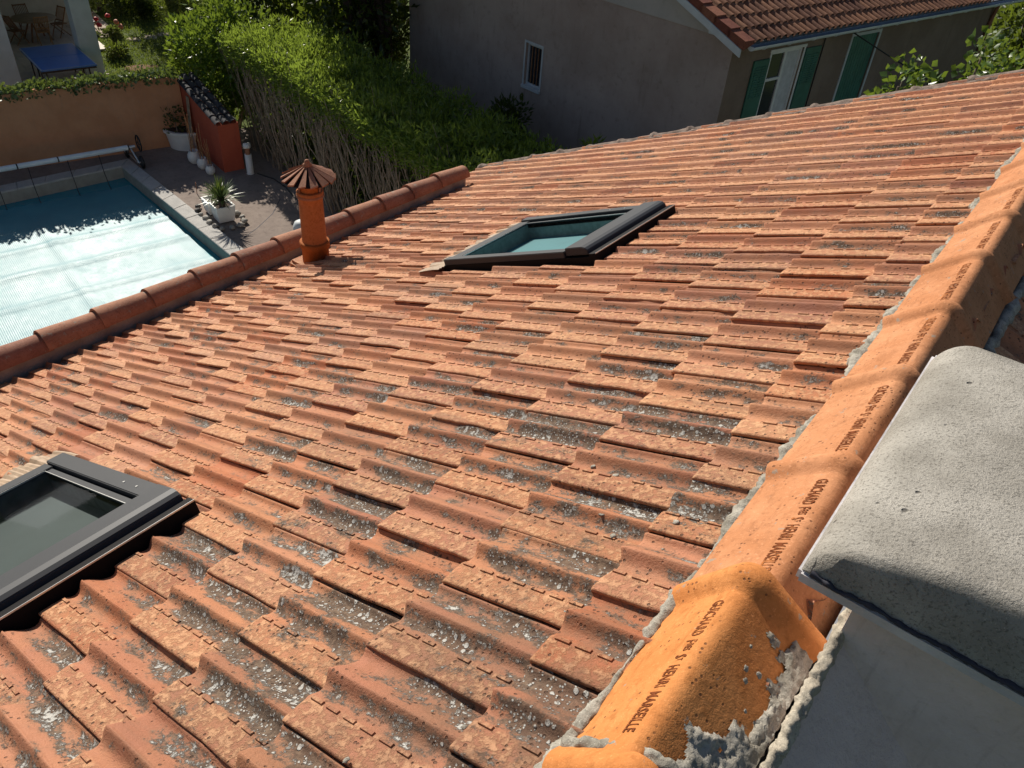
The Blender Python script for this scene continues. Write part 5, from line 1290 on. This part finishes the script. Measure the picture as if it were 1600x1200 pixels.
for b in (BF + 0.25, BF + 1.3, BF + 2.4):
    m = MB(); abox(m, A0 + 0.02, AG - 0.022, b, b + 0.12, rz(b) - 0.24, rz(b) - 0.06); m.build('purlin_end', M['grey_white'], nroof)
gut = MB(); seg = 9; gr = 0.075; gb = BO - 0.075; gz = rz(BO) - 0.035; ga0, ga1 = AG - 0.18, AE + 0.1
pr = [(gb + gr * math.cos(math.pi + math.pi * q / (seg - 1)), gz + gr * math.sin(math.pi + math.pi * q / (seg - 1))) for q in range(seg)]
p2 = [(gb + (gr - 0.008) * math.cos(math.pi + math.pi * q / (seg - 1)), gz + (gr - 0.008) * math.sin(math.pi + math.pi * q / (seg - 1))) for q in range(seg)]
vv = [W(a_, b, z) for a_ in (ga0, ga1) for b, z in pr]; gut.add(vv, [(q, q + 1, seg + q + 1, seg + q) for q in range(seg - 1)], 0, True)
vv = [W(a_, b, z) for a_ in (ga0 + 0.01, ga1 - 0.01) for b, z in p2]; gut.add(vv, [(q, seg + q, seg + q + 1, q + 1) for q in range(seg - 1)], 1, True)
gut.add([W(ga0, b, z) for b, z in pr], [tuple(range(seg))], 0)
gut.build('gutter', [M['gutter'], M['gutter_in']], nroof)
for q in range(14):
    m = MB(); a_ = ga0 + 0.35 + q * 0.75
    m.tube([W(a_, gb + (gr + 0.006) * math.cos(math.pi + math.pi * k / 6), gz + (gr + 0.006) * math.sin(math.pi + math.pi * k / 6)) for k in range(7)], 0.008, 4); m.build('bracket', M['gutter'], nroof)
adopt(nb)
for o in [x for x in COL.objects if x.parent == house]: pass

# ================================================================== house with porch, far left
ph = empty('porch_house', 'pale blue house with a shaded covered porch and square pillar, far upper left', 'house', W(4, 34, -7.2))
m = MB(); abox(m, -3.0, 3.52, 28.5, 36.5, -7.3, -4.2); m.build('side_wall', M['blue_wall'], ph)
m = MB(); abox(m, 5.42, 6.0, 28.5, 29.1, -7.2, -4.2); m.build('pillar', M['blue_wall'], ph)
m = MB(); abox(m, 3.52, 6.85, 35.4, 36.5, -7.2, -4.2); m.build('back_wall', M['cream'], ph)
m = MB(); abox(m, 6.85, 7.2, 35.2, 35.6, -7.2, -4.2); m.build('pillar', M['cream'], ph)
m = MB(); abox(m, -3.0, 6.5, 28.2, 37.5, -4.2, -4.0); m.build('porch_roof', M['white'], ph)
m = MB()
for k in range(9):
    for q in range(16):
        a0 = 3.53 + k * 0.42; b0 = 28.6 + q * 0.42
        if a0 > 6.95: continue
for k in range(8):
    for q in range(17):
        a0 = 3.53 + k * 0.42; b0 = 28.3 + q * 0.42
        if a0 > 5.7 and b0 < 30.9: continue
        mm = MB(); abox(mm, a0 + 0.004, a0 + 0.416, b0 + 0.004, b0 + 0.416, -7.25, -7.2 + 0.002 * ((k * 7 + q) % 3)); mm.build('floor_tile', M['terrace'], ph)
m = MB(); abox(m, 3.6, 4.7, 35.33, 35.36, -6.2, -4.9); wn_ = m.build('window', M['dark_glass'], ph)
m = MB(); abox(m, 4.12, 4.18, 35.30, 35.328, -6.2, -4.9); abox(m, 3.6, 4.12, 35.30, 35.328, -6.26, -6.2); abox(m, 4.18, 4.76, 35.30, 35.328, -6.26, -6.2); m.build('frame', M['white'], wn_)
adopt(ph)
# table tennis table
tt = empty('table_tennis_table', 'blue table tennis table under the porch edge behind the ivy wall', 'table', W(4.6, 27.9, -7.2))
for b0, b1 in ((26.62, 27.93), (27.95, 29.27)):
    m = MB(); abox(m, 3.83, 5.38, b0, b1, -6.44, -6.40); m.build('table_half', M['table_blue'], tt)
m = MB(); z = -6.397
for (a0, a1, b0, b1) in ((3.83, 3.855, 26.62, 29.27), (5.355, 5.38, 26.62, 29.27), (3.856, 5.354, 26.62, 26.645), (3.856, 5.354, 29.245, 29.27)): m.add([W(a0, b0, z), W(a1, b0, z), W(a1, b1, z), W(a0, b1, z)], [(0, 3, 2, 1)])
m.build('edge_line', M['grey_white'], tt)
m = MB(); abox(m, 3.85, 5.36, 26.65, 26.68, -6.50, -6.441); abox(m, 3.85, 5.36, 29.2, 29.24, -6.50, -6.441); abox(m, 3.85, 3.88, 26.69, 29.19, -6.50, -6.441); abox(m, 5.33, 5.36, 26.69, 29.19, -6.50, -6.441); m.build('apron', M['black'], tt)
for (a_, b_) in ((4.0, 26.95), (5.2, 26.95), (4.0, 27.75), (5.2, 27.75), (4.0, 28.15), (5.2, 28.15), (4.0, 28.95), (5.2, 28.95)):
    m = MB(); m.tube([W(a_, b_, -7.2), W(a_, b_, -6.45)], 0.022, 8); m.build('leg', M['black'], tt)
adopt(tt)
# round teak table and chairs
rt_o = empty('round_table', 'round teak dining table on the shaded porch', 'table', W(5.15, 33.3, -7.2)); c = W(5.15, 33.3, -7.2)
m = MB(); m.lathe([(0.0, 0.74), (0.72, 0.74), (0.74, 0.72), (0.72, 0.70), (0.0, 0.70)], c, 28); m.build('tabletop', plain('weathered_teak', (0.30, 0.22, 0.15), 0.6, 0, 0.15, 8), rt_o)
for t in (0.7, 2.3, 3.9, 5.4):
    m = MB(); m.tube([c + Vector((0.5 * math.cos(t), 0.5 * math.sin(t), 0)), c + Vector((0.15 * math.cos(t), 0.15 * math.sin(t), 0.7))], 0.03, 8); m.build('leg', M['wood'], rt_o)
adopt(rt_o)
def chair(a_, b_, rot, mat, lab):
    o = empty('folding_chair', lab, 'chair', W(a_, b_, -7.2), 'teak chairs around the porch table'); Mx = Matrix.Translation(W(a_, b_, -7.2)) @ Matrix.Rotation(rot, 4, 'Z')
    for x in np.linspace(-0.19, 0.13, 6): 
        m = MB(); m.box((x, -0.2, 0.43), (x + 0.05, 0.2, 0.45), Mx); m.build('seat_slat', mat, o)
    for y in (-0.21, 0.21):
        m = MB(); m.tube([Mx @ Vector((0.22, y, 0)), Mx @ Vector((-0.28, y, 0.98))], 0.018, 6); m.build('back_leg', mat, o)
        m = MB(); m.tube([Mx @ Vector((-0.24, y * 0.9, 0)), Mx @ Vector((0.20, y * 0.9, 0.44))], 0.018, 6); m.build('front_leg', mat, o)
    for y in np.linspace(-0.16, 0.16, 7):
        m = MB(); m.tube([Mx @ Vector((-0.06, y, 0.55)), Mx @ Vector((-0.26, y, 0.93))], 0.012, 4); m.build('back_slat', mat, o)
    for zq, xq in ((0.54, -0.055), (0.95, -0.265)):
        m = MB(); m.tube([Mx @ Vector((xq, -0.22, zq)), Mx @ Vector((xq, 0.22, zq))], 0.022, 6); m.build('back_rail', mat, o)
    adopt(o)
chair(5.20, 32.55, R(180 - 13), M['pale_wood'], 'honey coloured slatted chair, back to the viewer at the porch table')
chair(4.45, 33.0, R(105), M['wood'], 'dark slatted chair on the left side of the porch table')
chair(5.95, 33.45, R(-80), M['wood'], 'dark slatted chair on the right side of the porch table')
chair(5.0, 34.1, R(-10), M['wood'], 'dark slatted chair behind the porch table by the wall')
# deck chair in the sun
lo = empty('deck_chair', 'folded-back sun chair in sunlight beside the porch pillar', 'deck chair', W(7.15, 34.2, -7.2))
m = MB(); pr_ = [(0.0, 0.35), (0.55, 0.30), (0.75, 0.42), (1.25, 1.0)]
vv = [W(6.85 + e, 33.7 + x, -7.2 + z) for e in (0, 0.5) for x, z in pr_]; m.add(vv, [(q, q + 1, 4 + q + 1, 4 + q) for q in range(3)]); m.add([v - EZ * 0.02 for v in vv], [(q, 4 + q, 4 + q + 1, q + 1) for q in range(3)]); m.build('canvas', M['white'], lo)
for e in (0, 0.5):
    m = MB(); m.tube([W(6.85 + e, 33.7, -6.87), W(6.85 + e, 34.3, -6.92), W(6.85 + e, 34.95, -6.2)], 0.022, 6); m.build('frame', M['wood'], lo)
    m = MB(); m.tube([W(6.85 + e, 33.8, -7.2), W(6.85 + e, 34.5, -6.75)], 0.02, 6); m.build('leg', M['wood'], lo)
    m = MB(); m.tube([W(6.85 + e, 34.5, -7.2), W(6.85 + e, 33.8, -6.85)], 0.02, 6); m.build('leg', M['wood'], lo)
adopt(lo)

# ------------------------------------------------------------------ garden
m = MB()
for k in range(12):
    b0 = 33.0 + k * 0.62
    mm = MB(); abox(mm, 7.15 + 0.03 * k, 7.85 + 0.03 * k, b0, b0 + 0.60, -7.3, -7.245 + 0.004 * (k % 3)); o = mm.build('paving_slab', M['path'], None, 0.01)
    if k == 0: pth = o; tag(o, kind='structure'); o.name = 'garden_path'
    else: o.parent = pth
for k, (a_, b_) in enumerate(((8.15, 32.4), (8.75, 32.5), (9.35, 32.7))):
    m = MB(); m.lathe([(0.30, -0.03), (0.28, 0.03), (0.0, 0.035)], W(a_, b_, -7.3), 10)
    tag(m.build('stepping_stone', M['path'], None), ['stepping stone nearest the rose bush on the shaded lawn', 'middle stepping stone on the shaded lawn', 'stepping stone furthest from the rose bush on the lawn'][k], 'stone', 'stepping stones across the lawn')
m = MB(); crumb(W(7.15, 28.7, -7.3), 0.55, 3, 0.12); tag(m.build('dirt_patch', M['earth'], None), kind='structure')
rg = np.random.default_rng(31); n = 26000
aa = rg.uniform(6.1, 13, n); bb = rg.uniform(22.5, 40, n); keep = ~((np.abs(aa - 7.6) < 0.55) & (bb > 32.9))
o = leaf_cloud('lawn_grass', M['grass'], ab_arr(aa[keep], bb[keep], -7.3 + 0 * aa[keep]), np.tile([0, 0, 1.0], (keep.sum(), 1)), 0.12, 0.03, None, 0.55, 0.2, 31); tag(o, 'short patchy grass of the sunlit garden lawn', 'grass', kind='stuff')
ro = bush('rose_bush', 'rose bush with red blooms beside the porch pillar', 'rose bush', 7.1, 31.1, -6.75, (0.38, 0.42, 0.42), 900, M['leaf_rose'], (0.10, 0.06), 16, 12, stems=6)
for k, (a_, b_, z_, mt) in enumerate(((6.75, 31.4, -6.25, 'red_flower'), (6.8, 31.3, -6.42, 'red_flower'), (7.25, 30.8, -6.25, 'pink_flower'), (7.35, 30.7, -6.4, 'pink_flower'), (7.1, 31.1, -6.1, 'red_flower'))):
    m = MB(); crumb(W(a_, b_, z_), 0.085, k + 3, 0.9); q = m.build('bloom', M[mt], ro); q.matrix_parent_inverse = Matrix.Translation(ro.location).inverted()
bush('low_bush', 'low leafy bush in front of the rose bush', 'shrub', 6.9, 30.2, -7.05, (0.45, 0.45, 0.3), 700, M['leaf_garden'], (0.10, 0.05), 12, 13, stems=3)
bush('garden_bush', 'sunlit yellow-green bush behind the path at the top', 'shrub', 8.2, 36.8, -6.6, (1.0, 1.3, 0.9), 3000, M['leaf_garden'], (0.14, 0.07), 20, 14, group='bushes behind the lawn')
bush('garden_bush', 'dark round bush behind the stepping stones', 'shrub', 9.6, 35.6, -6.7, (0.9, 0.9, 0.8), 2600, M['leaf_tree'], (0.13, 0.07), 20, 15, group='bushes behind the lawn')
bush('garden_bush', 'pale grassy bush between the dark bush and the leafy shrub', 'shrub', 10.8, 34.6, -6.6, (0.8, 0.8, 0.8), 2200, M['leaf_garden'], (0.20, 0.03), 16, 16, group='bushes behind the lawn')
bush('garden_tree', 'tall garden tree with dark trunk behind the bushes', 'tree', 11.3, 37.5, -2.5, (2.6, 2.6, 2.4), 5000, M['leaf_tree'], (0.22, 0.12), 30, 17, stems=3, bark=M['dark_bark'], trunk_r=0.22)
bush('garden_tree', 'leafy garden tree at the top left beyond the porch', 'tree', 8.8, 41.5, -5.0, (2.8, 2.8, 2.2), 5000, M['leaf_garden'], (0.22, 0.12), 30, 18, stems=3, bark=M['dark_bark'], trunk_r=0.15)
m = MB(); crumb(W(8.9, 36.4, -5.75), 0.12, 9, 0.9); tag(m.build('orange_bloom', plain('orange_petals', (0.75, 0.12, 0.02), 0.6)), 'orange flower head above the sunlit bush at the top', 'flower')
adopt(house)
for o in (roof,):
    for ch in [x for x in COL.objects if x.parent == o]: pass
